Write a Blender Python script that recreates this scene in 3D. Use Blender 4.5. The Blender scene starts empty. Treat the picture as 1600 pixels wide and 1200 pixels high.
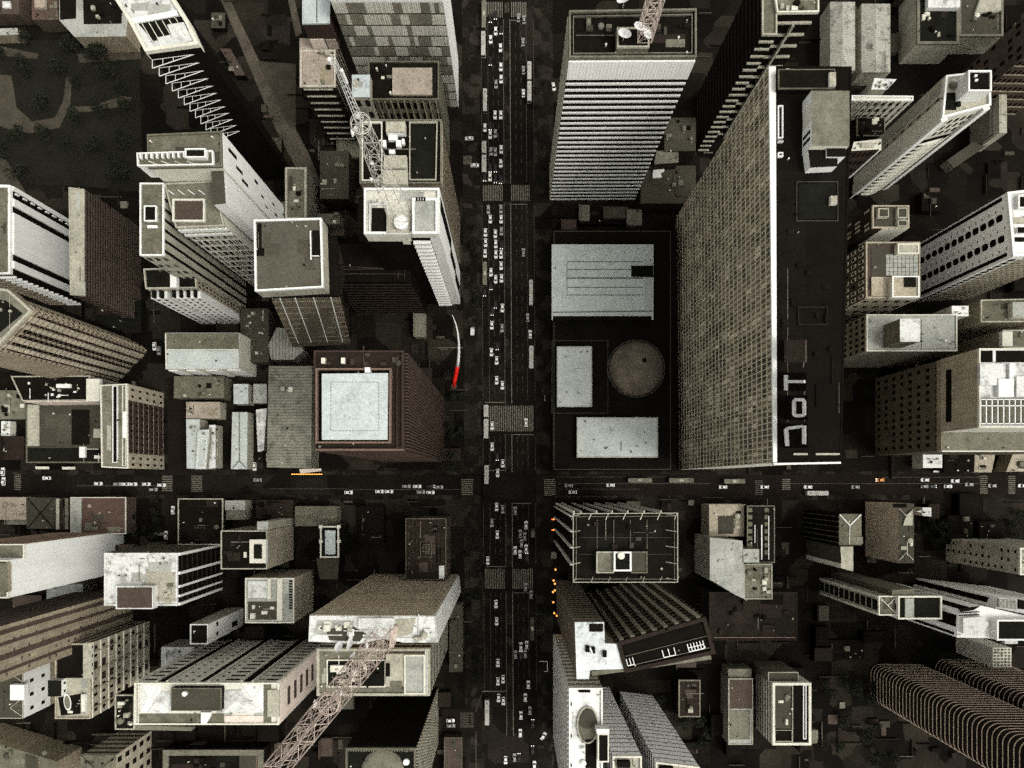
import bpy, bmesh, math, random
from mathutils import Vector, Matrix
R_ = math.radians
random.seed(7)
scene = bpy.context.scene
COL = scene.collection

# ---------------------------------------------------------------- survey
# The camera looks straight down.  Points of the site are written as plan
# readings (east, south) at a known height and turned into metres here.
H, F, NX, NY = 340.0, 1067.0, 800.0, 752.0
def P(x, y, z=0.0):
    s = (H - z) / F
    return Vector(((x - NX) * s, (NY - y) * s, z))
def K(k): return H * (1 - k)

# ---------------------------------------------------------------- materials
MATS = {}
def mat(name, rgb, rough=.85, var=.26, scale=.12, fine=.30, spec=.07, metal=0, streak=0, stain=0,
        pattern=None, emit=None, estr=0, cells=None):
    m = bpy.data.materials.new(name); m.use_nodes = True
    nt = m.node_tree; N = nt.nodes; L = nt.links
    b = N['Principled BSDF']
    b.inputs['Roughness'].default_value = rough
    b.inputs['Specular IOR Level'].default_value = spec
    b.inputs['Metallic'].default_value = metal
    if emit:
        b.inputs['Base Color'].default_value = (*rgb, 1)
        b.inputs['Emission Color'].default_value = (*emit, 1)
        b.inputs['Emission Strength'].default_value = estr
        MATS[name] = m; return m
    geo = N.new('ShaderNodeNewGeometry')
    def noise(sc, det=3, vec=None):
        n = N.new('ShaderNodeTexNoise'); n.inputs['Scale'].default_value = sc
        n.inputs['Detail'].default_value = det; n.inputs['Roughness'].default_value = .65
        L.new(vec or geo.outputs['Position'], n.inputs['Vector']); return n.outputs['Fac']
    def math_(op, a, bb):
        n = N.new('ShaderNodeMath'); n.operation = op
        for i, v in enumerate((a, bb)):
            if isinstance(v, (int, float)): n.inputs[i].default_value = v
            else: L.new(v, n.inputs[i])
        return n.outputs[0]
    def centred(f, amp):                      # 1 + amp*2*(f-.5)*contrast
        return math_('ADD', math_('MULTIPLY', math_('SUBTRACT', f, .5), amp * 3.4), 1.0)
    val = centred(noise(scale, 5), var)
    val = math_('MULTIPLY', val, centred(noise(2.4, 2), fine))
    val = math_('MULTIPLY', val, centred(noise(.9, 2), fine * .7))
    if cells:                                 # patchwork of yards, slabs and repairs
        vo = N.new('ShaderNodeTexVoronoi'); vo.distance = 'CHEBYCHEV'; vo.inputs['Scale'].default_value = cells[0]
        L.new(geo.outputs['Position'], vo.inputs['Vector'])
        sp = N.new('ShaderNodeSeparateColor'); L.new(vo.outputs['Color'], sp.inputs[0])
        val = math_('MULTIPLY', val, math_('ADD', 1 - cells[1], math_('MULTIPLY', math_('POWER', sp.outputs[0], 3.0), cells[1] * 3.2)))
    if streak:
        mp = N.new('ShaderNodeMapping'); mp.inputs['Scale'].default_value = (.9, .9, .03)
        L.new(geo.outputs['Position'], mp.inputs['Vector'])
        val = math_('MULTIPLY', val, centred(noise(1.0, 4, mp.outputs['Vector']), streak))
    if stain:
        rp = N.new('ShaderNodeValToRGB')
        rp.color_ramp.elements[0].position = .50; rp.color_ramp.elements[0].color = (1, 1, 1, 1)
        rp.color_ramp.elements[1].position = .66; rp.color_ramp.elements[1].color = (1 - stain,) * 3 + (1,)
        L.new(noise(.21, 6), rp.inputs['Fac']); val = math_('MULTIPLY', val, rp.outputs['Color'])
    if pattern:                               # ('x'|'y', metres, depth): seams of sheets or tiles
        ax, per, dep = pattern
        w = N.new('ShaderNodeTexWave'); w.bands_direction = ax.upper(); w.inputs['Scale'].default_value = 2 * math.pi / per / 20 * 1.0
        w.inputs['Distortion'].default_value = .4; w.inputs['Detail'].default_value = 1
        L.new(geo.outputs['Position'], w.inputs['Vector'])
        val = math_('MULTIPLY', val, math_('SUBTRACT', 1.0, math_('MULTIPLY', math_('POWER', w.outputs['Fac'], 3.0), dep)))
    val = math_('MAXIMUM', val, .12)
    mx = N.new('ShaderNodeVectorMath'); mx.operation = 'SCALE'
    mx.inputs[0].default_value = rgb; L.new(val, mx.inputs['Scale'])
    L.new(mx.outputs[0], b.inputs['Base Color'])
    MATS[name] = m; return m

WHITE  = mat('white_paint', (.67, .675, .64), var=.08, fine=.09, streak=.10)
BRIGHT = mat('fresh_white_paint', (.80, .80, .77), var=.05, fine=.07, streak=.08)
WHITED = mat('dirty_white', (.56, .57, .545), var=.18, stain=.55, fine=.2)
OFFW   = mat('off_white', (.56, .545, .46), var=.14, streak=.16, fine=.17)
BLUEW  = mat('bluish_white_roof', (.41, .45, .45), var=.10, fine=.2, stain=.18)
LIGHT  = mat('light_concrete', (.33, .315, .25), streak=.2, stain=.2)
LROOF  = mat('light_roof', (.30, .308, .275), var=.18, fine=.24, stain=.25)
LROOFB = mat('worn_light_roof', (.25, .252, .225), var=.18, fine=.24)
LROOFC = mat('patched_light_roof', (.33, .335, .30), var=.18, fine=.24)
SHEETO = mat('olive_sheet_roof', (.20, .195, .155), var=.3, fine=.3, stain=.5, pattern=('y', 1.4, .4))
PODR   = mat('podium_sheet_roof', (.42, .45, .425), var=.12, fine=.24, stain=.12)
SHEET  = mat('sheet_roof', (.34, .35, .33), pattern=('y', 1.2, .35))
TILEW  = mat('stained_shaded_tiles', (.33, .32, .275), pattern=('y', 1.0, .3), stain=.7, var=.2)  # tile stains, with dark shadow painted into the same blotches
SHEETX = mat('sheet_roof_across', (.25, .25, .22), pattern=('x', 1.6, .45))
MIDG   = mat('mid_grey', (.145, .138, .105), var=.28, stain=.3)
OLIVE  = mat('olive_grey_roof', (.115, .109, .079), var=.28, fine=.35, stain=.3)
DKOL   = mat('dark_olive_roof', (.050, .046, .034), var=.2, fine=.25)
TAN    = mat('tan_plaster', (.24, .205, .145), streak=.25)
TANL   = mat('pale_tan_plaster', (.52, .44, .315), streak=.25)
BEIGE  = mat('beige_plaster', (.315, .28, .212), streak=.25)
PINK   = mat('pinkish_plaster', (.62, .53, .46), var=.12, streak=.2, fine=.18)
PINKD  = mat('faded_pink_roof', (.31, .262, .212), var=.2, stain=.3)
GREYO  = mat('grey_olive_roof', (.078, .072, .055), var=.22, fine=.3)
UMBER  = mat('umber_wall', (.088, .074, .053), var=.25, streak=.2)
DKOLA  = mat('worn_olive_roof', (.062, .057, .042), var=.3, fine=.35)
DKOLB  = mat('damp_olive_roof', (.040, .036, .026), var=.3, fine=.35)
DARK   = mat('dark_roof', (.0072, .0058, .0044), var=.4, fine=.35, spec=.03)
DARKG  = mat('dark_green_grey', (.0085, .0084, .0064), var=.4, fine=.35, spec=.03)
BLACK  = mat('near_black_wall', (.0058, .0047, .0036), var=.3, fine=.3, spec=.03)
BROWN  = mat('brown_wall', (.062, .047, .037), streak=.2)
BROWND = mat('dark_brown_wall', (.020, .0145, .011), streak=.2)
REDB   = mat('red_brown_wall', (.040, .027, .021), var=.25, streak=.15)
REDROOF= mat('red_brown_roof', (.080, .052, .040), var=.3, fine=.3)
COPPER = mat('copper_rim', (.15, .104, .080), var=.2)
BRONZE = mat('bronze_glass_wall', (.011, .0078, .0062), rough=.7, spec=.04)
RIB    = mat('pale_bronze_rib', (.52, .41, .31), var=.15)
GLASS  = mat('dark_glass', (.010, .011, .0105), rough=.25, var=.3, fine=.1, spec=.25)
GLASSG = mat('grey_glass', (.035, .037, .033), rough=.25, var=.3, spec=.3)
BLIND  = mat('pale_blind', (.36, .345, .28), var=.2)
BLINDM = mat('mid_blind', (.18, .165, .125), var=.25)
REDRIB = mat('dim_red_rib', (.062, .043, .034), var=.25)
CNWALL = mat('slab_facade', (.28, .243, .172), var=.2, streak=.25)
CNL = mat('slab_glazing_pale', (.54, .485, .36), var=.2)
CNM = mat('slab_glazing_tan', (.255, .222, .155), var=.25)
CND = mat('slab_glazing_brown', (.115, .097, .068), var=.25)
CNG = mat('slab_glass', (.04, .034, .025), rough=.4, var=.3, spec=.2)
PANEL  = mat('facade_panel', (.54, .53, .455), var=.14, streak=.08)
PANELD = mat('dark_facade_panel', (.16, .155, .125), var=.2)
STEEL  = mat('galvanised_steel', (.30, .285, .26), rough=.55, var=.15, spec=.3)
RUST   = mat('rusty_mast_steel', (.46, .38, .325), rough=.7, var=.25)
MASTW  = mat('pale_mast_steel', (.46, .43, .38), rough=.7, var=.25)
DISH   = mat('white_dish', (.70, .69, .68), var=.05, fine=.04)
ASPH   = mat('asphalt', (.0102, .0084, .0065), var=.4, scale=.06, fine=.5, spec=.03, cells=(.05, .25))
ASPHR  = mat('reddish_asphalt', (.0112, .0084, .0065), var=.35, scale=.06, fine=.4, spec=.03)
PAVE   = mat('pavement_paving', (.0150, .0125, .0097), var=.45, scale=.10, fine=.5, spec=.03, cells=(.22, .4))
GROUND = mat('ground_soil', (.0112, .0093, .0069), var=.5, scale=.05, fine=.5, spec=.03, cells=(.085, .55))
PATH   = mat('garden_path', (.052, .045, .033), var=.4, scale=.2, fine=.3, spec=.05)
LAWN   = mat('lawn', (.0115, .0108, .0078), var=.4, scale=.1, fine=.4, spec=.05)
PAINT  = mat('road_paint', (.14, .127, .10), var=.4, scale=.8, fine=.3)
PAINTF = mat('faded_road_paint', (.075, .068, .055), var=.45, scale=.8, fine=.3)
LEAFA  = mat('leaf_dark', (.012, .0145, .0088), var=.3, scale=.5, spec=.1)
LEAFB  = mat('leaf_mid', (.020, .0225, .0135), var=.3, scale=.5, spec=.1)
BARK   = mat('bark', (.045, .035, .026))
CARW   = mat('white_car_paint', (.66, .65, .62), rough=.35, var=.03, fine=.02, spec=.4)
CARG   = mat('grey_car_paint', (.24, .235, .225), rough=.35, var=.05, fine=.03, spec=.4)
CARK   = mat('black_car_paint', (.012, .012, .012), rough=.35, var=.05, fine=.02, spec=.25)
CARO   = mat('orange_car_paint', (.65, .26, .05), rough=.4, var=.05, fine=.02, spec=.3)
BUSW   = mat('bus_paint', (.36, .345, .32), rough=.5, var=.12, scale=.4, fine=.1, spec=.2)
TYRE   = mat('rubber', (.010, .010, .010))
REDP   = mat('red_paint', (.72, .022, .014), rough=.5, var=.05, fine=.05)
LAMPW  = mat('white_headlight', (.8, .8, .75), emit=(1, .95, .85), estr=1.1)
LAMPO  = mat('amber_lamp', (.8, .4, .1), emit=(1, .40, .08), estr=1.0)
LAMPR  = mat('red_lamp', (.8, .1, .05), emit=(1, .09, .03), estr=1.7)
LAMPS  = mat('orange_sign_light', (.8, .4, .1), emit=(1, .38, .06), estr=1.3)

# ---------------------------------------------------------------- mesh helpers
def link(name, me, parent=None, loc=None):
    o = bpy.data.objects.new(name, me); COL.objects.link(o)
    if parent is not None: o.parent = parent
    if loc is not None: o.location = loc
    return o
class MB:
    """collects faces in world metres; build() makes one mesh object relative to its parent"""
    def __init__(s): s.v = []; s.f = []; s.mi = []
    def face(s, pts, mi=0):
        n = len(s.v); s.v += [tuple(p) for p in pts]; s.f.append(tuple(range(n, n + len(pts)))); s.mi.append(mi); return s
    def hexa(s, a, b, mi=0):                 # two corresponding quads
        n = len(s.v); k = len(a); s.v += [tuple(p) for p in a] + [tuple(p) for p in b]
        s.f.append(tuple(range(n, n + k))[::-1]); s.f.append(tuple(range(n + k, n + 2 * k)))
        for i in range(k):
            j = (i + 1) % k; s.f.append((n + i, n + j, n + k + j, n + k + i))
        s.mi += [mi] * (k + 2); return s
    def box(s, x0, y0, z0, x1, y1, z1, mi=0):
        q = [(x0, y0), (x1, y0), (x1, y1), (x0, y1)]
        return s.hexa([(x, y, z0) for x, y in q], [(x, y, z1) for x, y in q], mi)
    def bar(s, p, q, r, mi=0, n=4):          # straight bar between two points
        p = Vector(p); q = Vector(q); d = (q - p)
        if d.length < 1e-6: return s
        d.normalize(); t = Vector((0, 0, 1)) if abs(d.z) < .9 else Vector((1, 0, 0))
        e1 = d.cross(t).normalized(); e2 = d.cross(e1)
        ring = [(e1 * math.cos(a) + e2 * math.sin(a)) * r for a in [2 * math.pi * (i + .5) / n for i in range(n)]]
        return s.hexa([p + c for c in ring], [q + c for c in ring], mi)
    def tube(s, pts, rads, n=8, mi=0):
        prev = None; st = len(s.v)
        for i, p in enumerate(pts):
            p = Vector(p); d = Vector(pts[min(i + 1, len(pts) - 1)]) - Vector(pts[max(i - 1, 0)]); d.normalize()
            t = Vector((0, 1, 0)) if abs(d.y) < .9 else Vector((1, 0, 0))
            e1 = d.cross(t).normalized(); e2 = d.cross(e1)
            for k in range(n):
                a = 2 * math.pi * k / n; s.v.append(tuple(p + (e1 * math.cos(a) + e2 * math.sin(a)) * rads[i]))
        for i in range(len(pts) - 1):
            for k in range(n):
                a = st + i * n + k; b = st + i * n + (k + 1) % n
                s.f.append((a, b, b + n, a + n)); s.mi.append(mi)
        s.f.append(tuple(range(st, st + n))[::-1]); s.f.append(tuple(range(len(s.v) - n, len(s.v)))); s.mi += [mi, mi]
        return s
    def build(s, name, m, parent=None, smooth=False, **props):
        off = Vector(parent.location) if parent is not None and parent.parent is None else Vector((0, 0, 0))
        if parent is not None and parent.parent is not None:
            off = Vector(parent.parent.location) + Vector(parent.location)
        base = None
        if parent is None:
            xs = [v[0] for v in s.v]; ys = [v[1] for v in s.v]; zs = [v[2] for v in s.v]
            off = Vector(((min(xs) + max(xs)) / 2, (min(ys) + max(ys)) / 2, min(zs)))
        me = bpy.data.meshes.new(name)
        me.from_pydata([tuple(Vector(v) - off) for v in s.v], [], s.f)
        for mm in (m if isinstance(m, (list, tuple)) else [m]): me.materials.append(mm)
        me.polygons.foreach_set('material_index', s.mi)
        bm = bmesh.new(); bm.from_mesh(me); bmesh.ops.recalc_face_normals(bm, faces=bm.faces); bm.to_mesh(me); bm.free()
        if smooth: me.shade_smooth()
        o = link(name, me, parent)
        if parent is None: o.location = off
        for k, v in props.items(): o[k] = v
        return o
def tag(o, label=None, cat=None, group=None, kind=None):
    if label: o['label'] = label
    if cat: o['category'] = cat
    if group: o['group'] = group
    if kind: o['kind'] = kind
    return o
def empty(name, loc, label, cat, group=None):
    o = link(name, None); o.location = loc; o.empty_display_size = 2
    return tag(o, label, cat, group)

def R(x0, y0, x1, y1): return [(x0, y0), (x1, y0), (x1, y1), (x0, y1)]
def inset(pts, t):
    """offset a plan polygon inwards by t metres (mitred)"""
    n = len(pts); area = sum(pts[i].x * pts[(i + 1) % n].y - pts[(i + 1) % n].x * pts[i].y for i in range(n))
    sg = 1 if area > 0 else -1; out = []
    for i in range(n):
        a, b, c = pts[i - 1], pts[i], pts[(i + 1) % n]
        d1 = (b - a); d2 = (c - b); d1.z = d2.z = 0; d1.normalize(); d2.normalize()
        n1 = Vector((-d1.y, d1.x, 0)) * sg; n2 = Vector((-d2.y, d2.x, 0)) * sg
        m = (n1 + n2); k = m.dot(n1)
        out.append(b + m * (t / max(k, .25)))
    return out

MAXP = 100
class Block:
    """one prismatic volume of a building: walls, roof and optional parapet, with helpers that hang features on its faces"""
    def __init__(s, root, poly, z, wall, roof, z0=0.0, par=None, base=None, basez=None, wname='wall', rname='roof', sub=False):
        s.root = root; s.z = z; s.z0 = z0; s.n = len(poly); s.px = poly
        s.top = [P(x, y, z) for x, y in poly]
        if base: s.bot = [P(x, y, z0) for x, y in base]
        else: s.bot = [Vector((p.x, p.y, z0)) for p in s.top]
        s.cen = sum(s.top, Vector()) / s.n
        w = MB()
        for i in range(s.n):
            j = (i + 1) % s.n; w.face([s.bot[i], s.bot[j], s.top[j], s.top[i]])
        w.face(list(s.bot))
        w.face([p - Vector((0, 0, .02)) for p in s.top])
        s.wall = w.build(wname, wall, root)
        if sub: root = s.root = s.wall
        r = MB()
        rp = inset(s.top, .02) if par else s.top
        r.hexa([p + Vector((0, 0, .0)) for p in rp], [p + Vector((0, 0, .12)) for p in rp])
        s.roof = r.build(rname, roof, root)
        if par:
            h, t, pm = par
            q = inset(s.top, t); o = inset(s.top, -.06); m = MB(); up = Vector((0, 0, h)); dn = Vector((0, 0, -.3))
            for i in range(s.n):
                j = (i + 1) % s.n
                m.hexa([o[i] + dn, o[j] + dn, o[j] + up, o[i] + up], [q[i] + dn, q[j] + dn, q[j] + up, q[i] + up])
            m.build('parapet', pm, root)
    def ab(s, f):
        if s.n == 4 and f == 2: return 3, 2
        if s.n == 4 and f == 3: return 0, 3
        return f, (f + 1) % s.n
    def W(s, f, u, v, out=0.0):
        a, b = s.ab(f)
        lo = s.bot[a].lerp(s.bot[b], u); hi = s.top[a].lerp(s.top[b], u)
        p = lo.lerp(hi, v)
        d = s.top[b] - s.top[a]; n = Vector((d.y, -d.x, 0)).normalized()
        mid = (s.top[a] + s.top[b]) / 2
        if n.dot(mid - s.cen) < 0: n = -n
        return p + n * out
    def slab(s, m, f, u0, u1, v0, v1, out, inn=-.06, mi=0):
        m.hexa([s.W(f, u0, v0, inn), s.W(f, u1, v0, inn), s.W(f, u1, v1, inn), s.W(f, u0, v1, inn)],
               [s.W(f, u0, v0, out), s.W(f, u1, v0, out), s.W(f, u1, v1, out), s.W(f, u0, v1, out)], mi)
    def emit(s, cells, name, m, out):
        """cells: list of (face,u0,u1,v0,v1); top ones become parts, what is past the limit one stuff part"""
        cells = sorted(cells, key=lambda c: -c[4])
        for c in cells[:MAXP]:
            b = MB(); s.slab(b, *c, out); b.build(name, m, s.root)
        if len(cells) > MAXP:
            b = MB()
            for c in cells[MAXP:]: s.slab(b, *c, out)
            b.build(name, m, s.root, kind='stuff')
    def floors(s, f, n, fh=.5, m=None, out=.08, u=(0, 1), v=(0, 1), name='window', lift=.2):
        dv = (v[1] - v[0]) / n
        s.emit([(f, u[0], u[1], v[0] + (i + lift) * dv, v[0] + (i + lift + fh) * dv) for i in range(n)], name, m or GLASS, out); return s
    def strips(s, f, us, m, out=.15, v=(0, 1), name='pier'):
        s.emit([(f, a, b, v[0], v[1]) for a, b in us], name, m, out); return s
    def fins(s, f, n, w, m, out=.5, u=(0, 1), v=(0, 1), name='fin'):
        du = (u[1] - u[0]) / n
        return s.strips(f, [(u[0] + (i + .5) * du - w * du / 2, u[0] + (i + .5) * du + w * du / 2) for i in range(n)], m, out, v, name)
    def grid(s, f, nu, nv, fu=.5, fv=.5, m=None, out=.07, u=(0, 1), v=(0, 1), name='window', skip=0, seed=1):
        rnd = random.Random(seed); du = (u[1] - u[0]) / nu; dv = (v[1] - v[0]) / nv; c = []
        for j in range(nv):
            for i in range(nu):
                if rnd.random() < skip: continue
                a = u[0] + (i + .5 - fu / 2) * du; b = v[0] + (j + .5 - fv / 2) * dv
                c.append((f, a, a + fu * du, b, b + fv * dv))
        s.emit(c, name, m or GLASS, out); return s
class B(Block):
    def __init__(s, name, label, poly, z, wall, roof, par=None, cat='building', group=None, z0=0, base=None):
        pts = [P(x, y, z) for x, y in poly]; c = sum(pts, Vector()) / len(pts)
        s.thing = empty(name, (c.x, c.y, 0), label, cat, group)
        super().__init__(s.thing, poly, z, wall, roof, z0, par, base)
        if name != 'podium': s.wear(roof, len(bpy.data.objects))
    def wear(s, roof, seed):
        """membrane patches, vent pipes and a conduit on the roof"""
        rnd = random.Random(seed); xs = [q[0] for q in s.px]; ys = [q[1] for q in s.px]
        def inside(x, y):
            c = False; n = len(s.px)
            for i in range(n):
                (x1, y1), (x2, y2) = s.px[i], s.px[i - 1]
                if (y1 > y) != (y2 > y) and x < (x2 - x1) * (y - y1) / (y2 - y1) + x1: c = not c
            return c
        x0, x1, y0, y1 = max(min(xs), -8), min(max(xs), 1608), max(min(ys), -8), min(max(ys), 1208)
        if x1 - x0 < 12 or y1 - y0 < 12: return
        alt = {'white_paint': (WHITED,), 'dirty_white': (LROOF, LROOFC), 'podium_sheet_roof': (PODR,), 'sheet_roof': (), 'sheet_roof_across': (), 'stained_shaded_tiles': (), 'olive_sheet_roof': (), 'light_roof': (LROOFB, LROOFC), 'off_white': (LROOFC, OFFW), 'bluish_white_roof': (LROOF, LIGHT), 'light_concrete': (LROOFB, LROOFC),
               'olive_grey_roof': (DKOL, MIDG), 'dark_olive_roof': (DKOLA, DKOLB), 'grey_olive_roof': (DKOLA, GREYO), 'dark_roof': (BROWND, BLACK, DARKG), 'dark_green_grey': (DARK, BROWND), 'near_black_wall': (BLACK, DARK), 'dim_red_roof': (DARK, BROWND), 'dark_brown_wall': (DARK, BROWN), 'mid_grey': (OLIVE, LIGHT), 'brown_wall': (BROWND, DKOL), 'faded_pink_roof': (BEIGE, TAN)}.get(roof.name, (DKOL, MIDG))
        n = max(2, min(6, int((x1 - x0) * (y1 - y0) / 1500)))
        for _ in range(n if alt else 0):
            w, h = rnd.uniform(.12, .4) * (x1 - x0), rnd.uniform(.12, .4) * (y1 - y0); cx, cy = rnd.uniform(x0 + w / 2, x1 - w / 2), rnd.uniform(y0 + h / 2, y1 - h / 2)
            q = [(cx + sx * w * rnd.uniform(.4, .5), cy + sy * h * rnd.uniform(.4, .5)) for sx, sy in ((-1, -1), (1, -1), (1, 1), (-1, 1))]
            if all(inside(*p) for p in q):
                a = [P(x, y, s.z + .12) for x, y in q]; MB().hexa(a, [p + Vector((0, 0, .02 + .004 * _)) for p in a]).build('roof_patch', rnd.choice(alt), s.thing)
        for _ in range(n + 2):
            x, y = rnd.uniform(x0 + 2, x1 - 2), rnd.uniform(y0 + 2, y1 - 2)
            if inside(x, y):
                p = P(x, y, s.z + .1); r = rnd.uniform(.14, .32); MB().tube([p, p + Vector((0, 0, rnd.uniform(.4, 1.0))), p + Vector((0, 0, 1.1))], [r, r, r * 1.4], 6).build('vent_pipe', rnd.choice((LIGHT, OFFW, MIDG, DARK)), s.thing)
        x, y = rnd.uniform(x0 + 3, x1 - 3), rnd.uniform(y0 + 3, y1 - 3); u = rnd.random() < .5; l = rnd.uniform(.2, .5) * ((x1 - x0) if u else (y1 - y0)); x2, y2 = (x + l, y) if u else (x, y + l)
        if inside(x, y) and inside(x2, y2): MB().bar(P(x, y, s.z + .25), P(x2, y2, s.z + .25), .09).build('conduit', rnd.choice((MIDG, LIGHT, DARK)), s.thing)
    def pent(s, poly, dz, wall, roof, par=None, name='penthouse', z0=None, base=None):
        z0 = s.z + .05 if z0 is None else z0
        return Block(s.thing, poly, s.z + dz, wall, roof, z0=z0, par=par, wname=name, rname=name + '_roof', base=base, sub=True)
    def deck(s, poly, m, dz=.25, name='roof_deck'):
        a = [P(x, y, s.z + .13) for x, y in poly]
        MB().hexa(a, [p + Vector((0, 0, dz)) for p in a]).build(name, m, s.thing); return s
    def rim(s, poly, h, t, m, name='roof_kerb', z=None):
        z = s.z + .13 if z is None else z
        o = [P(x, y, z) for x, y in poly]; q = inset(o, t); b = MB(); up = Vector((0, 0, h))
        for i in range(len(o)):
            j = (i + 1) % len(o); b.hexa([o[i], o[j], o[j] + up, o[i] + up], [q[i], q[j], q[j] + up, q[i] + up])
        b.build(name, m, s.thing); return s
    def clutter(s, rect, n, seed, mats=None, smin=1.0, smax=2.6, hmax=1.8):
        rnd = random.Random(seed); mats = mats or [LIGHT, MIDG, OFFW, DARK]
        x0, y0, x1, y1 = rect
        for i in range(n):
            p = P(rnd.uniform(x0, x1), rnd.uniform(y0, y1), s.z + .13)
            a, b_ = rnd.uniform(smin, smax), rnd.uniform(smin, smax); h = rnd.uniform(.5, hmax); t = rnd.random()
            m = MB()
            if t < .55:
                m.box(p.x - a / 2, p.y - b_ / 2, p.z, p.x + a / 2, p.y + b_ / 2, p.z + h)
                m.box(p.x - a / 3, p.y - b_ / 3, p.z + h, p.x + a / 3, p.y + b_ / 3, p.z + h + .15)
                nm = 'air_conditioner'
            elif t < .75:
                m.tube([p, p + Vector((0, 0, h)), p + Vector((0, 0, h + .3))], [a / 2, a / 2, a / 4], 10); nm = 'water_tank'
            elif t < .9:
                if rnd.random() < .5: m.bar(p + Vector((-a * 2, 0, .3)), p + Vector((a * 2, 0, .3)), .18, n=6)
                else: m.bar(p + Vector((0, -a * 2, .3)), p + Vector((0, a * 2, .3)), .18, n=6)
                nm = 'pipe_run'
            else:
                m.box(p.x - a / 2, p.y - b_ / 2, p.z, p.x + a / 2, p.y + b_ / 2, p.z + .5); nm = 'roof_hatch'
            m.build(nm, rnd.choice(mats), s.thing)
        return s
def flat(name, poly, z, m, **kw):            # a paper-level sheet of the setting (road, marking)
    pts = [P(x, y, z) for x, y in poly]
    return MB().face(pts).build(name, m, None, **kw)
# ================================================================ BUILDINGS
T = 'tower'; HB = 'low building'
# ---------------------------------------------------------------- top-left quarter
a = B('balcony_tower', 'pale curved-sided tower with wedge-shaped white balconies stepping down its dark end', [(150, -48), (246, -44), (296, 36), (313, 73), (230, 84), (203, 34)], K(.70), BLACK, WHITED, par=(1.5, 1.1, OFFW), cat=T)
a.pent([(204, 29), (276, 16), (279, 24), (208, 37)], .8, WHITE, WHITE, name='roof_beam')
a.deck([(216, 37), (284, 26), (301, 54), (240, 64)], DARKG, .2)
for i in range(6):
    x = 222 + i * 10.5; y = 37 - i * 1.6
    p, q = P(x, y, a.z + .7), P(x + 16, y + 27, a.z + .7); MB().bar(p, q, .18).build('roof_slat', OFFW, a.thing)
a.deck([(246, 60), (296, 50), (303, 64), (252, 76)], WHITED, .45); a.deck([(262, 40), (288, 36), (296, 52), (270, 58)], WHITED, .5)
for i in range(12):                         # wedge balconies
    zz = a.z - 3.4 - i * 4.7; m = MB(); reach = .80 - .022 * i; L0, L1 = P(230, 84, a.z), P(313, 73, a.z)
    L0.z = L1.z = zz; d = (L1 - L0); nn = Vector((d.y, -d.x, 0)).normalized()
    if nn.y > 0: nn = -nn
    A_, B_, C_ = L0, L0 + nn * 3.0 - d * .02, L0 + d * reach
    for p, q in ((A_, C_), (B_, C_), (A_, B_)): m.bar(p, q, .14)
    for t in (.25, .5): m.bar(A_.lerp(C_, t), B_.lerp(C_, t), .10)
    m.build('balcony', WHITE, a.thing)
for f in (4, 1, 2): a.strips(f, [(0, 1)], OFFW, .25, (.97, 1), 'cornice')

b = B('courtyard_house', 'low pale L-shaped roof around two dark courts beside the curved tower', [(92, -30), (206, -30), (197, 57), (117, 58), (93, 32)], 12, TAN, LROOF, cat=HB)
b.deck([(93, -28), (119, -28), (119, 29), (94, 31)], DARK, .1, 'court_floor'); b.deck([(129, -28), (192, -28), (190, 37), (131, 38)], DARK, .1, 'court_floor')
b.clutter((135, -10, 185, 35), 6, 3)
B('garden_shed', 'narrow white-roofed shed on the left edge of the park', [(-14, 45), (27, 44), (30, 54), (-14, 56)], 6, TAN, LROOF, cat=HB)
b = B('park_house', 'small brown tiled house between trees at the top left', R(50, -20, 90, 31), 9, BROWN, REDROOF, cat=HB)
b.pent(R(54, -10, 70, 12), 1.5, LIGHT, PINKD); b.pent(R(72, 14, 88, 28), 1.2, TAN, BROWN)
b = B('park_house', 'second brown house, half hidden in the top left corner', R(-20, -16, 30, 22), 8, BROWN, BROWN, cat=HB)
b.pent(R(4, 2, 16, 12), 1, WHITED, WHITED); b.pent(R(-4, -12, 8, -2), 1, TAN, MIDG)

b = B('service_tower', 'light blue roof on a dark red block, with a stained beige lower roof in front', R(468, 60, 525, 137), K(.86), BROWND, PINKD, cat=T)
t = b.pent([(473, -20), (517, -20), (515, 37), (473, 38)], 16, REDB, BLUEW, par=(.5, .4, BLUEW), name='upper_block')
t.strips(2, [(0, .55)], PINK, .25, (0, .42), 'plaster_panel').strips(2, [(.6, 1)], PINKD, .25, (0, .40), 'plaster_panel')
MB().bar(P(495, -20, b.z + 16.3), P(495, 37, b.z + 16.3), .15).build('roof_joint', DARK, b.thing)
b.deck([(472, 80), (497, 80), (498, 135), (474, 135)], PINKD); b.rim(R(470, 80, 524, 136), .5, .35, OFFW)
b.deck(R(510, 102, 517, 109), DARK, .6, 'roof_hatch'); b.clutter((500, 82, 520, 130), 4, 8)
b.floors(2, 9, .35, DARK, .1).floors(2, 9, .12, LIGHT, .5, name='balcony_rail', lift=.75, u=(.1, .9)); b.floors(1, 12, .4)
b.fins(1, 8, .12, BEIGE, .3)

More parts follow.
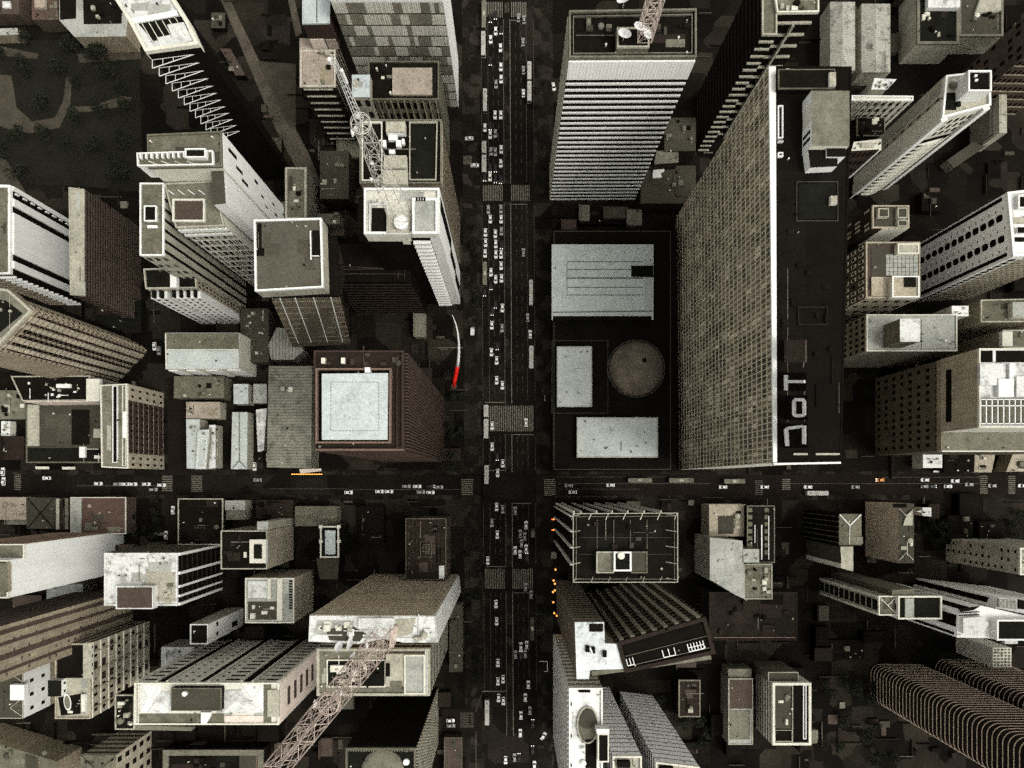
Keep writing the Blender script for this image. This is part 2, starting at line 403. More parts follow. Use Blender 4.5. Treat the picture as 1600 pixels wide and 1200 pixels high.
b = B('panelled_tower', 'broad tower with a checkered grey panel face and a blank white side wall', R(517, -90, 692, 3), K(.78), LIGHT, LROOF, par=(1.2, .9, WHITE), cat=T)
rnd = random.Random(4); nf = 11
for cells, m in (([], PANEL), ([], PANELD), ([], BLINDM)): pass
ca, cb, cc = [], [], []
for j in range(nf):
    i = 0
    while i < 24:
        w = rnd.choice((1, 1, 2, 3)); w = min(w, 24 - i); r = rnd.random()
        c = (2, (i + .04) / 24, (i + w - .04) / 24, (j + .08) / nf, (j + .93) / nf)
        (ca if r < .62 else cc if r < .80 else cb).append(c); i += w
b.emit(ca, 'facade_panel', PANEL, .12); b.emit(cb, 'dark_panel', PANELD, .12); b.emit(cc, 'grey_panel', BLINDM, .12)
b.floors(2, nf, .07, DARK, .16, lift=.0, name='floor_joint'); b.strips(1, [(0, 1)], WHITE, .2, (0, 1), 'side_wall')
b.fins(2, 48, .10, MIDG, .17, name='mullion')

b = B('annex_block', 'dark flat roof with a blurred beige slab on it, below the checkered panel tower', R(576, 97, 686, 157), K(.855), OLIVE, DARKG, par=(.8, .5, OLIVE), cat=HB)
b.pent(R(613, 106, 675, 148), 1.2, BEIGE, PINKD, name='roof_slab'); b.deck(R(580, 110, 612, 152), DARK, .2); b.clutter((582, 100, 612, 150), 5, 2)
b.grid(2, 10, 6, .55, .55, BLACK, .07, seed=3).fins(2, 11, .22, TAN, .35, name='pier')
B('lift_tower', 'small square white roof beside the steel mast tip', R(550, 117, 578, 152), K(.84), LIGHT, BLUEW, cat=HB).grid(2, 2, 6)

b = B('court_block', 'dark square court roof with white machines, under the tall steel mast', R(563, 189, 690, 288), K(.735), TAN, DARK, par=(1.0, .4, MIDG), cat=T)
b.pent(R(603, 190, 633, 206), 3.5, LIGHT, LIGHT, name='machine_house').strips(2, [(.0, 1)], WHITE, .1, (0, .8), 'machine_house_wall')
for x0, y0, x1, y1 in ((607, 210, 621, 219), (619, 219, 627, 229), (628, 217, 632, 225), (598, 219, 603, 229), (608, 234, 617, 240)):
    b.pent(R(x0, y0, x1, y1), 1.6, WHITE, WHITE, name='ventilation_unit')
b.pent(R(600, 243, 635, 262), 3, OFFW, LIGHT, name='stair_house'); b.pent(R(598, 266, 636, 288), 3, OFFW, LIGHT, name='stair_house')
b.rim([(640, 192), (684, 192), (682, 283), (640, 283)], 1, .35, LIGHT); b.deck(R(642, 195, 681, 281), DARKG, .15)
b.rim(R(566, 192, 598, 284), 1, .4, OFFW); b.fins(1, 16, .25, BROWN, .12, name='window_strip')
b.strips(1, [(.0, 1)], BEIGE, .14, (.96, 1), 'cornice')

b = B('striped_balcony_tower', 'white tower with ladder-like balconies and a blank white corner wall, beside the avenue', R(570, 296, 687, 367), K(.72), OFFW, OFFW, par=(1.3, .7, WHITE), cat=T)
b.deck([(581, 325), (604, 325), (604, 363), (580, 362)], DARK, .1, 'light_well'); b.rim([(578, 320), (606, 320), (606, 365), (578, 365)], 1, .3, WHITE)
b.pent(R(604, 336, 640, 364), 1.6, OFFW, LIGHT, name='tank_platform')
m = MB(); c = P(628, 350, b.z + 1.8); m.tube([c, c + Vector((0, 0, 2.2)), c + Vector((0, 0, 2.6))], [2.6, 2.6, 1.2], 12); m.build('water_tank', WHITE, b.thing)
p = b.pent(R(645, 311, 684, 366), 3.2, OFFW, LROOF, par=(.9, .7, WHITE), name='stair_house')
for i in range(4): b.deck(R(652 + i * 4, 315, 655 + i * 4, 320), BLACK, 4.0, 'roof_vent')
b.strips(2, [(.86, 1)], WHITE, .2, (0, 1), 'corner_wall').strips(2, [(0, .6)], BLACK, .1, (0, .93), 'glazed_wall')
b.floors(2, 22, .38, WHITE, 1.3, (.62, .855), (.0, .96), 'balcony'); b.strips(2, [(.6, .86)], BLACK, .1, (0, .97), 'balcony_recess')
b.strips(1, [(.10, .42)], BLACK, .12, (.52, .98), 'painted_shadow_or_slot').strips(1, [(.35, .62)], BLACK, .12, (.28, .56), 'painted_shadow_or_slot').strips(1, [(.5, .8)], BLACK, .12, (.02, .3), 'painted_shadow_or_slot')  # zigzag cast shadow painted as black strips on the white right wall
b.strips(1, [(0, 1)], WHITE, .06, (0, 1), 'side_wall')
b.pent([(624, 368), (640, 368), (640, 376), (628, 376)], -5, OFFW, LIGHT, z0=b.z - 9, name='ledge')

b = B('rimmed_roof_tower', 'square tower with a dark flat roof, bright white rim and lattice glass face', [(398, 345), (503, 342), (506, 450), (400, 456)], K(.72), LIGHT, GREYO, par=(1.0, .55, WHITE), z0=K(.72) - 7.5, cat=T)
low = Block(b.thing, [(421, 372), (527, 370), (531, 462), (423, 464)], b.z - 9, BLACK, DARK, base=[(456, 470), (548, 468), (549, 538), (457, 542)], z0=12, wname='shaft_wall', rname='shaft_roof')
low.strips(2, [(0, 1)], UMBER, .1, (.0, .97), 'glass_face'); low.strips(2, [(.12, .135), (.34, .355), (.61, .625), (.86, .875)], WHITE, .4, (.1, .98), 'mullion')
low.fins(2, 36, .22, TAN, .18, v=(.25, .98), name='thin_mullion'); low.floors(2, 9, .09, TAN, .2, name='transom', v=(.1, 1))
low.grid(2, 12, 3, .7, .7, BROWND, .14, v=(.25, .55), name='open_window', skip=.35, seed=9)
low.fins(1, 22, .10, BROWN, .12, name='thin_mullion', v=(.2, .95)); 
b.deck(R(401, 388, 413, 400), BLACK, .2); b.deck([(402, 349), (409, 349), (409, 400), (402, 400)], DARK, .08, 'roof_stain_strip')
m = MB(); m.bar(P(485, 361, b.z + .9), P(486, 406, b.z + .9), .28).bar(P(486, 400, b.z + .9), P(499, 400, b.z + .9), .2).bar(P(486, 361, b.z + .1), P(486, 361, b.z + .9), .2); m.build('roof_pipe', WHITE, b.thing)
b.deck(R(488, 360, 500, 402), DARK, .1)

b = B('stepped_apartment_block', 'stepped pale apartment block with terrace pergola and a blank bright right wall', [(232, 212), (347, 207), (349, 262), (233, 264)], K(.735), OFFW, OLIVE, par=(1.0, .5, OLIVE), cat=T)
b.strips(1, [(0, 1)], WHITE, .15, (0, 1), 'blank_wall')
b.emit([(1, .22, .34, .86, .945), (1, .50, .60, .80, .87), (1, .70, .80, .74, .81), (1, .25, .35, .62, .66), (1, .52, .6, .55, .58), (1, .72, .78, .50, .53), (1, .35, .42, .40, .43), (1, .62, .7, .36, .40), (1, .3, .36, .25, .28)], 'window', BLACK, .2)
t = b.pent([(216, 241), (334, 237), (335, 259), (217, 261)], .6, WHITE, OLIVE, par=(1.1, .35, WHITE), name='terrace', z0=b.z - 8)
t.emit([(2, .22, .32, .2, .5), (2, .38, .48, .2, .5), (2, .60, .68, .25, .5)], 'window', BLACK, .15)
t.deck = None
for i in range(13):
    x = 222 + i * 8.4; p = P(x, 246 - i * .25, b.z + .8); m = MB(); m.box(p.x - .25, p.y - .9, p.z, p.x + .25, p.y + .9, p.z + 1.2); m.build('pergola_post', WHITE, b.thing)
for i in range(4):
    x = 232 + i * 20; m = MB(); m.bar(P(x, 252, b.z + 2.0), P(x + 16, 258, b.z + .9), .3); m.build('sun_awning', LIGHT, b.thing)
b.pent(R(290, 233, 322, 247), 2.6, WHITE, DARKG, par=(.6, .4, WHITE), name='pergola_room')
b.pent([(330, 263), (349.5, 263), (353, 318), (334, 320)], -2.5, WHITE, DKOL, name='rear_wing', z0=0)
w1 = b.pent([(220, 287), (257, 287), (257, 400), (220, 400)], -10, LIGHT, OLIVE, par=(.8, .45, WHITE), name='left_wing', z0=0)
b.pent(R(226, 322, 245, 346), -8.2, LIGHT, DARK, par=(.5, .35, WHITE), name='stair_house', z0=b.z - 9.9)
b.pent(R(230, 352, 246, 356), -9.2, WHITE, WHITE, name='roof_step', z0=b.z - 9.9)
w2 = b.pent([(258, 288), (334, 284), (352, 354), (276, 357)], -11, OFFW, MIDG, par=(.8, .5, LIGHT), name='middle_wing', z0=0)
Block(b.thing, R(271, 312, 321, 347), b.z - 10.6, BEIGE, BROWN, z0=b.z - 10.95, par=(.8, .6, OFFW), wname='terrace', rname='terrace_floor')
for i in range(4): MB().bar(P(262 + i * 16, 297, b.z - 9.6), P(272 + i * 16, 304, b.z - 9.6), .2).build('awning_bar', WHITE, b.thing)
w2.grid(2, 7, 12, .78, .7, DARKG, .1, seed=5); w2.fins(2, 8, .06, WHITE, .45, name='pier'); w2.floors(2, 12, .1, TAN, .25, name='spandrel'); w2.emit([(2, .0, 1, .955, .985), (2, .0, 1, .90, .925)], 'parapet_rail', WHITE, .5)
w2.grid(2, 7, 12, .6, .5, BLINDM, .16, name='blind', skip=.6, seed=6)
w1.grid(2, 3, 10, .5, .4).fins(1, 7, .3, DARKG, .1, name='window_strip')
B('low_tiled_block', 'short grey block with a rounded pale edge above the rimmed dark roof', R(446, 262, 479, 343), 24, MIDG, OLIVE, par=(.4, .9, LIGHT), cat=HB).clutter((452, 275, 475, 335), 4, 12)
B('low_flat_block', 'small brown flat roof in the dark yard right of the grey rounded block', R(500, 236, 545, 311), 14, BROWND, DKOL, cat=HB).clutter((504, 240, 540, 305), 5, 14)
B('low_flat_block', 'pale small roof tucked behind the rimmed dark roof', R(495, 334, 531, 350), 10, MIDG, OLIVE, cat=HB).clutter((498, 336, 528, 348), 2, 15)
b = B('low_flat_block', 'grey roof with a pale slanted side, touching the blank bright wall', [(433, 316), (468, 313), (480, 346), (433, 347)], 22, LIGHT, OLIVE, cat=HB)
b = B('dark_podium', 'wide near-black stepped block with thin pale edge lines, left of the white striped-balcony tower', R(514, 381, 642, 441), K(.84), BLACK, BLACK, cat=HB)
for y in (416, 421): MB().bar(P(524, y, b.z + .4), P(612, y + (420 - y), b.z + .4), .14).build('edge_rail', BROWN, b.thing)
for x in (622, 632): MB().bar(P(x, 391, b.z + .4), P(x, 436, b.z + .4), .14).build('edge_rail', BROWN, b.thing)
MB().bar(P(524, 428, b.z + .4), P(630, 428, b.z + .4), .14).build('edge_rail', BROWN, b.thing)
b.floors(2, 13, .16, BROWND, .5, name='floor_edge')

b = B('white_banded_tower', 'tower with broad white and black bands running down its right wall, at the left edge', [(-70, 288), (19, 291), (19, 429), (-70, 431)], K(.86), BLACK, OLIVE, par=(1.2, 1.0, WHITE), cat=T)
b.strips(1, [(.14, .225), (.845, .93)], WHITE, .9, (.02, 1), 'white_band').strips(1, [(.30, .77)], WHITE, .9, (.0, 1), 'blank_wall').strips(1, [(0, .05)], WHITE, .6, (.03, 1), 'white_band')
b.grid(1, 1, 10, .3, .4, WHITE, .8, u=(.05, .10), name='window_ledge'); b.floors(2, 14, .2, WHITE, 1.0, (.72, 1), name='balcony'); b.floors(2, 14, .22, TAN, .7, (0, .7), name='floor_edge')
b.pent(R(-40, 300, 12, 318), 1.5, LIGHT, OLIVE); b.pent(R(-40, 378, 12, 425), 1.5, LIGHT, OLIVE)

b = B('ribbed_grey_slab', 'slab with a pale top strip and a dim finely ribbed right wall', [(108, 293), (132, 296), (132, 463), (110, 461)], K(.868), BROWND, LIGHT, par=(.3, .5, LIGHT), cat=T)
b.floors(1, 24, .42, BROWN, .3, (0, 1), (0, 1), 'floor_ledge'); b.floors(2, 10, .3, BROWN, .3, name='floor_ledge'); b.pent(R(116, 440, 130, 461), 1.5, OFFW, LIGHT)

b = B('curved_ribbed_tower', 'tan tower with a curved roof edge and long vertical grooves, at the left edge', [(-80, 440), (15, 453), (52, 486), (22, 516), (-6, 547), (-80, 556)], K(.762), TAN, MIDG, par=(.8, .9, LIGHT), cat=T)
for f, us in ((2, [(.12, .20), (.5, .58), (.84, .98)]), (3, [(.10, .28), (.42, .60), (.8, .88)]), (1, [(.0, .35), (.6, .72), (.86, .95)])):
    b.strips(f, us, BLACK, .12, (0, .95), 'groove')
for f in (2, 3): b.strips(f, [(.22, .46), (.62, .8)], BEIGE, .35, (0, .98), 'pier'); b.floors(f, 26, .10, BROWN, .4, name='floor_joint')
b.deck([(-60, 460), (10, 470), (36, 490), (-20, 536), (-60, 545)], DARKG, .15); b.floors(1, 24, .3, TAN, .6, (.7, 1), name='balcony')
b.clutter((-10, 480, 20, 510), 3, 7)

b = B('two_tone_hall', 'grey two-tone pitched roof hall beside the narrow left side street', [(259, 520), (374, 520), (373, 576), (260, 577)], 22, OFFW, PODR, cat=HB)
b.deck(R(261, 521, 373, 547), OLIVE, .5, 'roof_pitch'); b.strips(2, [(0, .12), (.25, .38), (.52, .68), (.82, 1)], WHITE, .5, (0, .9), 'wall_bay')
MB().bar(P(259, 521, 22.5), P(260, 577, 22.5), .35).build('gutter', OFFW, b.thing); MB().bar(P(261, 546.5, 22.7), P(373, 546.5, 22.7), .3).build('ridge', OFFW, b.thing)

b = B('notched_apartment_block', 'pale apartment block split by a dark notch, with small windows on its beige right wall', [(226, 421), (306, 418), (309, 451), (229, 452)], K(.85), LIGHT, DARKG, par=(1, .5, LIGHT), cat=T)
b.pent([(266, 421), (276, 421), (276, 449), (266, 449)], 2.5, WHITE, WHITE, name='stair_wall'); b.strips(1, [(0, 1)], BEIGE, .1, (0, 1), 'right_wall')
b.grid(1, 5, 14, .4, .5, DARKG, .2, u=(.05, .95)); b.strips(2, [(0, .32), (.42, .98)], WHITE, 3.0, (.0, .93), 'projecting_bay'); b.grid(2, 4, 12, .3, .4, DARKG, 3.1, u=(.42, .98)); b.grid(2, 2, 12, .35, .5, DARKG, 3.1, u=(0.02, .32))
b = B('ridged_roof_hall', 'small ribbed grey roof with a slanted end under the lattice glass face', [(432, 512), (452, 514), (475, 548), (458, 562), (424, 562), (419, 540)], 9, MIDG, SHEETX, cat=HB)
b = B('dark_lift_block', 'dark roof with white rails and a white right block, above the corrugated courtyard roof', [(18, 588), (141, 587), (141, 626), (36, 627)], K(.93), PINKD, DARK, par=(.5, .5, LIGHT), cat=HB)
b.pent(R(135, 592, 156, 627), 2.0, WHITE, OFFW, name='white_block'); b.pent(R(88, 600, 110, 606), 1.2, WHITE, WHITE, name='roof_rail'); b.clutter((45, 596, 128, 622), 14, 31, [WHITE, LIGHT, OFFW], .5, 1.3, 1)
b.strips(2, [(0, 1)], PINK, .3, (0, .95), 'front_wall')
b = B('courtyard_garage', 'square grey court roof with a pale left strip, beside the cross street', R(42, 632, 160, 723), 10, MIDG, DKOL, par=(.6, .5, OLIVE), cat=HB)
b.deck(R(44, 633, 62, 697), LIGHT, .5, 'pale_strip'); b.deck(R(112, 640, 140, 695), DARK, .12); b.pent(R(124, 698, 133, 715), 1.4, WHITE, WHITE, name='white_tank_house'); b.pent(R(146, 670, 167, 684), 2.2, LIGHT, LIGHT); b.clutter((100, 696, 155, 716), 5, 33); b.deck([(44, 700), (158, 700), (158, 721), (44, 721)], DARKG, .16)
b = B('brick_office_slab', 'long slab with white roof rails and a red-brown window wall facing right', [(158, 602), (200, 600), (201, 732), (160, 730)], K(.908), BROWN, MIDG, par=(.7, .45, OFFW), cat=T)
b.rim(R(177, 603, 185, 723), .8, .3, WHITE); b.deck(R(178, 604, 184, 722), BLACK, .3, 'roof_trough'); b.rim(R(192, 603, 198, 728), .7, .25, OFFW); b.pent(R(192, 643, 198, 684), 1.1, WHITE, WHITE, name='roof_box')
b.strips(1, [(0, .19), (.82, 1)], BEIGE, .25, (0, 1), 'end_wall').strips(1, [(.19, .82)], REDB, .15, (0, 1), 'brick_wall')
b.grid(1, 8, 7, .34, .36, DARK, .25, u=(.2, .82)); b.grid(1, 2, 5, .35, .3, BLACK, .35, u=(.84, .99)); b.grid(1, 2, 5, .35, .3, BLACK, .35, u=(.02, .18)); b.floors(1, 7, .05, PINKD, .22, (.19, .82), name='floor_band')

for k, (poly, z, m, lab) in enumerate((([(291, 655), (312, 655), (312, 690), (318, 733), (292, 732)], 9, PODR, 'pale patched roof of the leftmost house in the white cluster by the cross street'),
        ([(309, 672), (327, 671), (327, 684), (322, 733), (305, 733)], 11, PODR, 'narrow ridged roof in the middle of the white house cluster'),
        ([(327, 664), (337, 664), (337, 731), (323, 733), (324, 690)], 8, WHITED, 'thin white roof with three small hatches, right end of the house cluster'),
        (R(291, 628, 344, 654), 7, PINKD, 'faded pink roof behind the white house cluster'))):
    h = B('row_house', lab, poly, z, LIGHT, m, cat='house', group='white house cluster by the cross street'); h.clutter((poly[0][0] + 5, poly[0][1] + 6, poly[0][0] + 16, poly[2][1] - 8), 4, 40 + k, [LIGHT, MIDG, DARK], .6, 1.4, .8)
    if k == 1: h.rim([(311, 685), (324, 684), (321, 731), (307, 731)], .4, .3, WHITE)
b = B('hipped_warehouse', 'long white roof with a hipped lower end, standing end-on to the cross street', [(363, 644), (387, 644), (386, 733), (361, 733)], 8, LIGHT, PODR, cat=HB)
MB().bar(P(374, 645, 8.6), P(374, 720, 8.6), .2).bar(P(374, 720, 8.6), P(363, 732, 8.4), .2).bar(P(374, 720, 8.6), P(385, 732, 8.4), .2).build('ridge', MIDG, b.thing)
B('shed', 'short white roof just above the hipped white warehouse', R(365, 600, 388, 631), 8, LIGHT, PODR, cat=HB)
b = B('narrow_shed', 'very thin white roof between the hipped warehouse and the corrugated hall', [(400, 640), (417, 638), (412, 704), (403, 706)], 7, LIGHT, WHITED, cat=HB)
B('narrow_shed', 'thin grey roof above the thin white one, left of the corrugated hall', R(396, 600, 417, 630), 7, MIDG, LROOF, cat=HB)
b = B('corrugated_hall', 'large grey corrugated roof left of the red tower with the white roof', [(420, 572), (488, 572), (486, 732), (417, 730)], 13, MIDG, SHEETO, cat=HB)
b.clutter((425, 600, 480, 640), 3, 50)
b = B('small_front_block', 'little dark block with a bright pink side, at the foot of the thin white roof', R(404, 708, 416, 722), 6, DARK, DARK, cat=HB); b.strips(1, [(0, 1)], PINK, .3, (.1, 1), 'side_wall')
B('grey_low_roof', 'plain grey roof between the two-tone hall and the house cluster', R(272, 588, 350, 622), 9, OLIVE, OLIVE, cat=HB).clutter((280, 592, 340, 618), 5, 52)
B('grey_low_roof', 'dim roof with pale patches above the pale corrugated hall', R(376, 482, 420, 566), 8, DKOL, DKOL, cat=HB).clutter((380, 488, 415, 560), 10, 53, [LIGHT, MIDG, OFFW], .6, 1.6, 1)
for x0, y0, x1, y1, lab in ((2, 658, 16, 681, 'tiny white roof at the left edge, upper of two'), (1, 697, 14, 710, 'tiny white roof at the left edge, lower of two')):
    B('kiosk', lab, R(x0, y0, x1, y1), 4, OFFW, WHITED, cat='kiosk').clutter((x0 + 3, y0 + 3, x1 - 3, y1 - 3), 1, 9)
b = B('grey_low_roof', 'dim stained roof in the left corner above the tiny white kiosks', R(-20, 610, 40, 655), 6, DKOL, MIDG, cat=HB); b.clutter((-5, 615, 36, 650), 7, 54)

b = B('red_ribbed_tower', 'dark red tower with a bright bluish-white roof pad and slanting ribs on its right wall', [(492, 549), (631, 549), (632, 703), (493, 703)], K(.645), BROWND, BROWND, par=(1.2, .5, REDB), cat=T)
b.rim([(496, 577), (613, 577), (612, 693), (496, 693)], 2.2, .5, COPPER); b.deck([(498, 579), (611, 579), (610, 691), (498, 691)], BLACK, .1, 'roof_gutter')
p = b.pent([(503, 584), (606, 583), (605, 687), (503, 687)], 2.6, OFFW, BLUEW, name='white_roof_pad')
m = MB(); zz = b.z + 2.74
for q in (R(517, 597, 592, 673),):
    for i in range(4):
        (x0, y0), (x1, y1) = q[i], q[(i + 1) % 4]
        for t in range(14):
            m.bar(P(x0 + (x1 - x0) * (t + .1) / 14, y0 + (y1 - y0) * (t + .1) / 14, zz), P(x0 + (x1 - x0) * (t + .75) / 14, y0 + (y1 - y0) * (t + .75) / 14, zz), .10)
m.build('pad_dashes', MIDG, b.thing, kind='stuff'); m = MB(); rnd = random.Random(3)
for i in range(16):
    x, y = rnd.uniform(525, 560), rnd.uniform(622, 655); m.bar(P(x, y, zz), P(x + rnd.uniform(-4, 4), y + rnd.uniform(-5, 5), zz), .08)
m.bar(P(550, 615, zz), P(580, 640, zz), .06).build('roof_scuff', LIGHT, b.thing)
for x in (505, 536): b.pent(R(x - 3, 559, x + 3, 568), 2, PINKD, OFFW, name='chimney')
b.pent(R(570, 574, 578, 582), 2.8, WHITE, WHITE, name='pad_step')
b.clutter((500, 553, 625, 572), 10, 60, [REDB, BROWN, COPPER, DKOL]); b.rim(R(620, 556, 629, 700), .8, .3, REDB)
b.fins(1, 30, .42, REDRIB, 1.0, v=(0, .985)).floors(2, 16, .2, REDB, .5, name='floor_edge')
MB().bar(P(493, 703, b.z + 1), P(632, 703, b.z + 1), .3).build('edge_rail', COPPER, b.thing)

# ---------------------------------------------------------------- top-right quarter
b = B('mast_roof_tower', 'tower with a dark roof, white ladder-like floor ledges and a steel mast on top', [(889, 20), (1087, 17), (1087, 92), (889, 93)], K(.668), BROWN, DARK, par=(1.2, .55, MIDG), cat=T)
b.rim([(895, 27), (1081, 24), (1081, 85), (895, 86)], .8, .25, MIDG); b.deck(R(900, 55, 960, 56), OLIVE, .2, 'roof_joint'); b.deck(R(1040, 62, 1070, 74), MIDG, .2, 'roof_patch')
p = b.pent(R(964, 44, 1014, 75), 3.2, OLIVE, DARK, par=(.5, .5, LIGHT), name='machine_house')
b.strips(2, [(0, 1)], BLACK, .05, (0, .905), 'glazed_wall').strips(2, [(0, 1)], BRIGHT, .5, (.905, .995), 'top_fascia')
b.fins(2, 36, .05, LIGHT, .52, v=(.905, .99), name='fascia_joint'); b.floors(2, 27, .27, WHITE, .5, v=(0, .905), name='floor_ledge', lift=.1)
b.fins(2, 30, .08, BROWN, .15, v=(0, .9), name='mullion'); b.floors(3, 27, .3, LIGHT, .4, name='floor_ledge'); b.clutter((905, 32, 955, 80), 5, 70, [DARK, DKOL, MIDG]); b.clutter((1022, 32, 1075, 60), 4, 71, [DARK, DKOL])
mr = b
low1 = B('low_annex', 'dim olive flat roof right of the ladder-ledge tower', R(1038, 184, 1087, 236), 20, BROWND, DKOL, cat=HB); low1.clutter((1042, 190, 1080, 230), 5, 72)
b = B('low_annex', 'small paler roof patch halfway down beside the ladder-ledge tower', [(1026, 236), (1060, 235), (1060, 254), (1022, 257)], 19, BROWND, MIDG, cat=HB)
b = B('low_annex', 'dim roof with a small white hut, at the foot of the ladder-ledge tower', R(1001, 259, 1087, 318), 12, BROWND, DKOL, cat=HB)
b.pent([(1020, 263), (1038, 263), (1038, 268), (1032, 270), (1034, 277), (1020, 278)], 1.2, WHITE, WHITE, name='white_hut'); b.clutter((1042, 268, 1080, 312), 4, 73, [MIDG, BROWN])

b = B('slab_tower', 'long slab tower with a dim gridded glass wall and a thin bright white roof edge', [(1203, 104), (1330, 105), (1314, 720), (1209, 722)], K(.634), CNWALL, BLACK, par=(.3, .5, BLACK), cat=T)
b.pent([(1201.5, 104), (1212, 104), (1214, 722.5), (1208, 722.5)], .8, WHITE, WHITE, name='white_roof_edge')
NFl = 27
b.floors(3, NFl, .78, CNG, .08, name='window_band', lift=.1)
rnd = random.Random(11); ca, cb, cc = [], [], []; NB = 64
from mathutils import noise as mnoise
for j in range(NFl):
    for i in range(NB):
        t = .55 * mnoise.noise(Vector((i * .35, j * .10, 3))) + .45 * mnoise.noise(Vector((i * .05, j * .5, 9))) + rnd.gauss(0, .20)
        c = (3, (i + .08) / NB, (i + .92) / NB, (j + .14) / NFl, (j + .84) / NFl)
        if t > .34: ca.append(c)
        elif t > -.08: cb.append(c)
        elif t > -.30: cc.append(c)
b.emit(ca, 'pale_blind', CNL, .12); b.emit(cb, 'tan_blind', CNM, .12); b.emit(cc, 'brown_blind', CND, .12)
b.floors(3, NFl, .06, CNL, .20, name='floor_ledge', lift=.90); b.fins(3, NB, .13, CNL, .18, name='mullion')
b.strips(2, [(0, 1)], OFFW, .3, (0, 1), 'end_wall'); b.strips(2, [(0, 1)], WHITE, .9, (.985, 1), 'cornice')
p = b.pent(R(1216, 109, 1304, 139), 3, BLACK, DARK, par=(.3, .2, OLIVE), name='lift_house'); p2 = b.pent(R(1296, 113, 1306, 134), 4, WHITE, LIGHT, name='lift_vent')
b.clutter((1222, 114, 1290, 134), 7, 80, [DARK, MIDG, OFFW])
for y0, y1 in ((167, 218), (222, 224), (240, 247)): b.rim(R(1214, y0, 1222, y1), 1, .3, WHITE)
p = b.pent(R(1268, 142, 1327, 228), 6.5, OFFW, MIDG, name='plant_room'); p.strips(3, [(0, .2), (.55, 1)], WHITE, .1, (0, 1), 'plant_room_wall')
p.emit([(3, .68, .74, .1, .9), (3, .8, .86, .1, .9)], 'wall_vent', DARKG, .15)
p = b.pent([(1262, 228), (1310, 226), (1308, 260), (1266, 262)], 4, WHITE, DARK, name='tank_room'); p = b.pent(R(1292, 232, 1321, 245), 5, WHITE, DARK, name='tank_room')
b.rim(R(1244, 284, 1309, 346), .3, .2, DKOL); b.deck(R(1248, 288, 1305, 342), DARKG, .12); b.pent(R(1298, 306, 1308, 319), 1.5, OFFW, LIGHT, name='vent_house')
b.rim(R(1246, 480, 1292, 508), .6, .25, BROWND); b.clutter((1225, 350, 1300, 520), 8, 81, [DARK, DARK, DARKG], hmax=.8); b.clutter((1270, 540, 1305, 700), 4, 82, [DARK, DARKG], hmax=.8)
MB().bar(P(1311, 598, b.z + .9), P(1311, 646, b.z + .9), .08).build('edge_rail', OLIVE, b.thing)
b.pent(R(1240, 708, 1262, 711), .6, OFFW, LIGHT, name='roof_kerb_block'); b.pent([(1275, 708), (1312, 708), (1312, 711), (1275, 711)], .6, OFFW, LIGHT, name='roof_kerb_block')
slab = b
# roof sign letters on upright boards
def sign_board(name, label, x0, y0, y1, xt, shapes, bm, sup=False):
    X = (x0 - NX) * (H - slab.z) / F; zt = H - F * X / (xt - NX)
    def q(px, py, off=0):
        z = H - F * X / (px - NX); return Vector((X - off, (NY - py) * (H - z) / F, z))
    o = empty(name, (X, q(x0, (y0 + y1) / 2).y, slab.z), label, 'roof sign', 'letters of the roof sign')
    m = MB(); cs = [q(x0, y0), q(x0, y1), q(xt, y1), q(xt, y0)]; m.hexa(cs, [c + Vector((.5, 0, 0)) for c in cs]); m.build('board', bm, o)
    for i in (0, 1, 2): y = y0 + (y1 - y0) * (.15 + .35 * i); a_ = q(xt - 3, y) + Vector((.5, 0, 0)); MB().bar(a_, Vector((X + 6, a_.y, slab.z + .1)), .15).build('strut', STEEL, o)
    if shapes:
        m = MB()
        for sh in shapes:
            m.hexa([q(x, y, .02) for x, y in sh], [q(x, y, .45) for x, y in sh])
        m.build('letter', mat('sign_white', (.78, .78, .75), var=.2, fine=.3) if 'sign_white' not in MATS else MATS['sign_white'], o)
B1 = BROWND
def bar_(x0, y0, x1, y1): return R(x0, y0, x1, y1)
sign_board('roof_sign', 'dim brown blank board, top of the roof sign row', 1225, 531, 566, 1258, [], BROWN)
sign_board('roof_sign', 'white letter T lying on its side on the long dark roof', 1226, 582, 611, 1260, [bar_(1227, 586, 1231.5, 610), bar_(1231.5, 594, 1259, 598.5)], BLACK)
sign_board('roof_sign', 'white octagonal letter O on the long dark roof', 1227, 618, 656, 1262, [[(1240, 627), (1244, 622), (1244, 652), (1240, 648)], [(1256, 622), (1260, 626), (1260, 648), (1256, 652)], bar_(1244, 622, 1256, 627), bar_(1244, 647, 1256, 652)], BLACK)
sign_board('roof_sign', 'white open-ended letter shaped like an arch, lowest on the long dark roof', 1226, 662, 700, 1262, [[(1227, 671), (1232, 667), (1233.5, 697), (1229, 697)], bar_(1255.5, 665, 1260, 694), [(1232, 667), (1255.5, 664), (1255.5, 668.5), (1233.5, 671.5)]], BLACK)

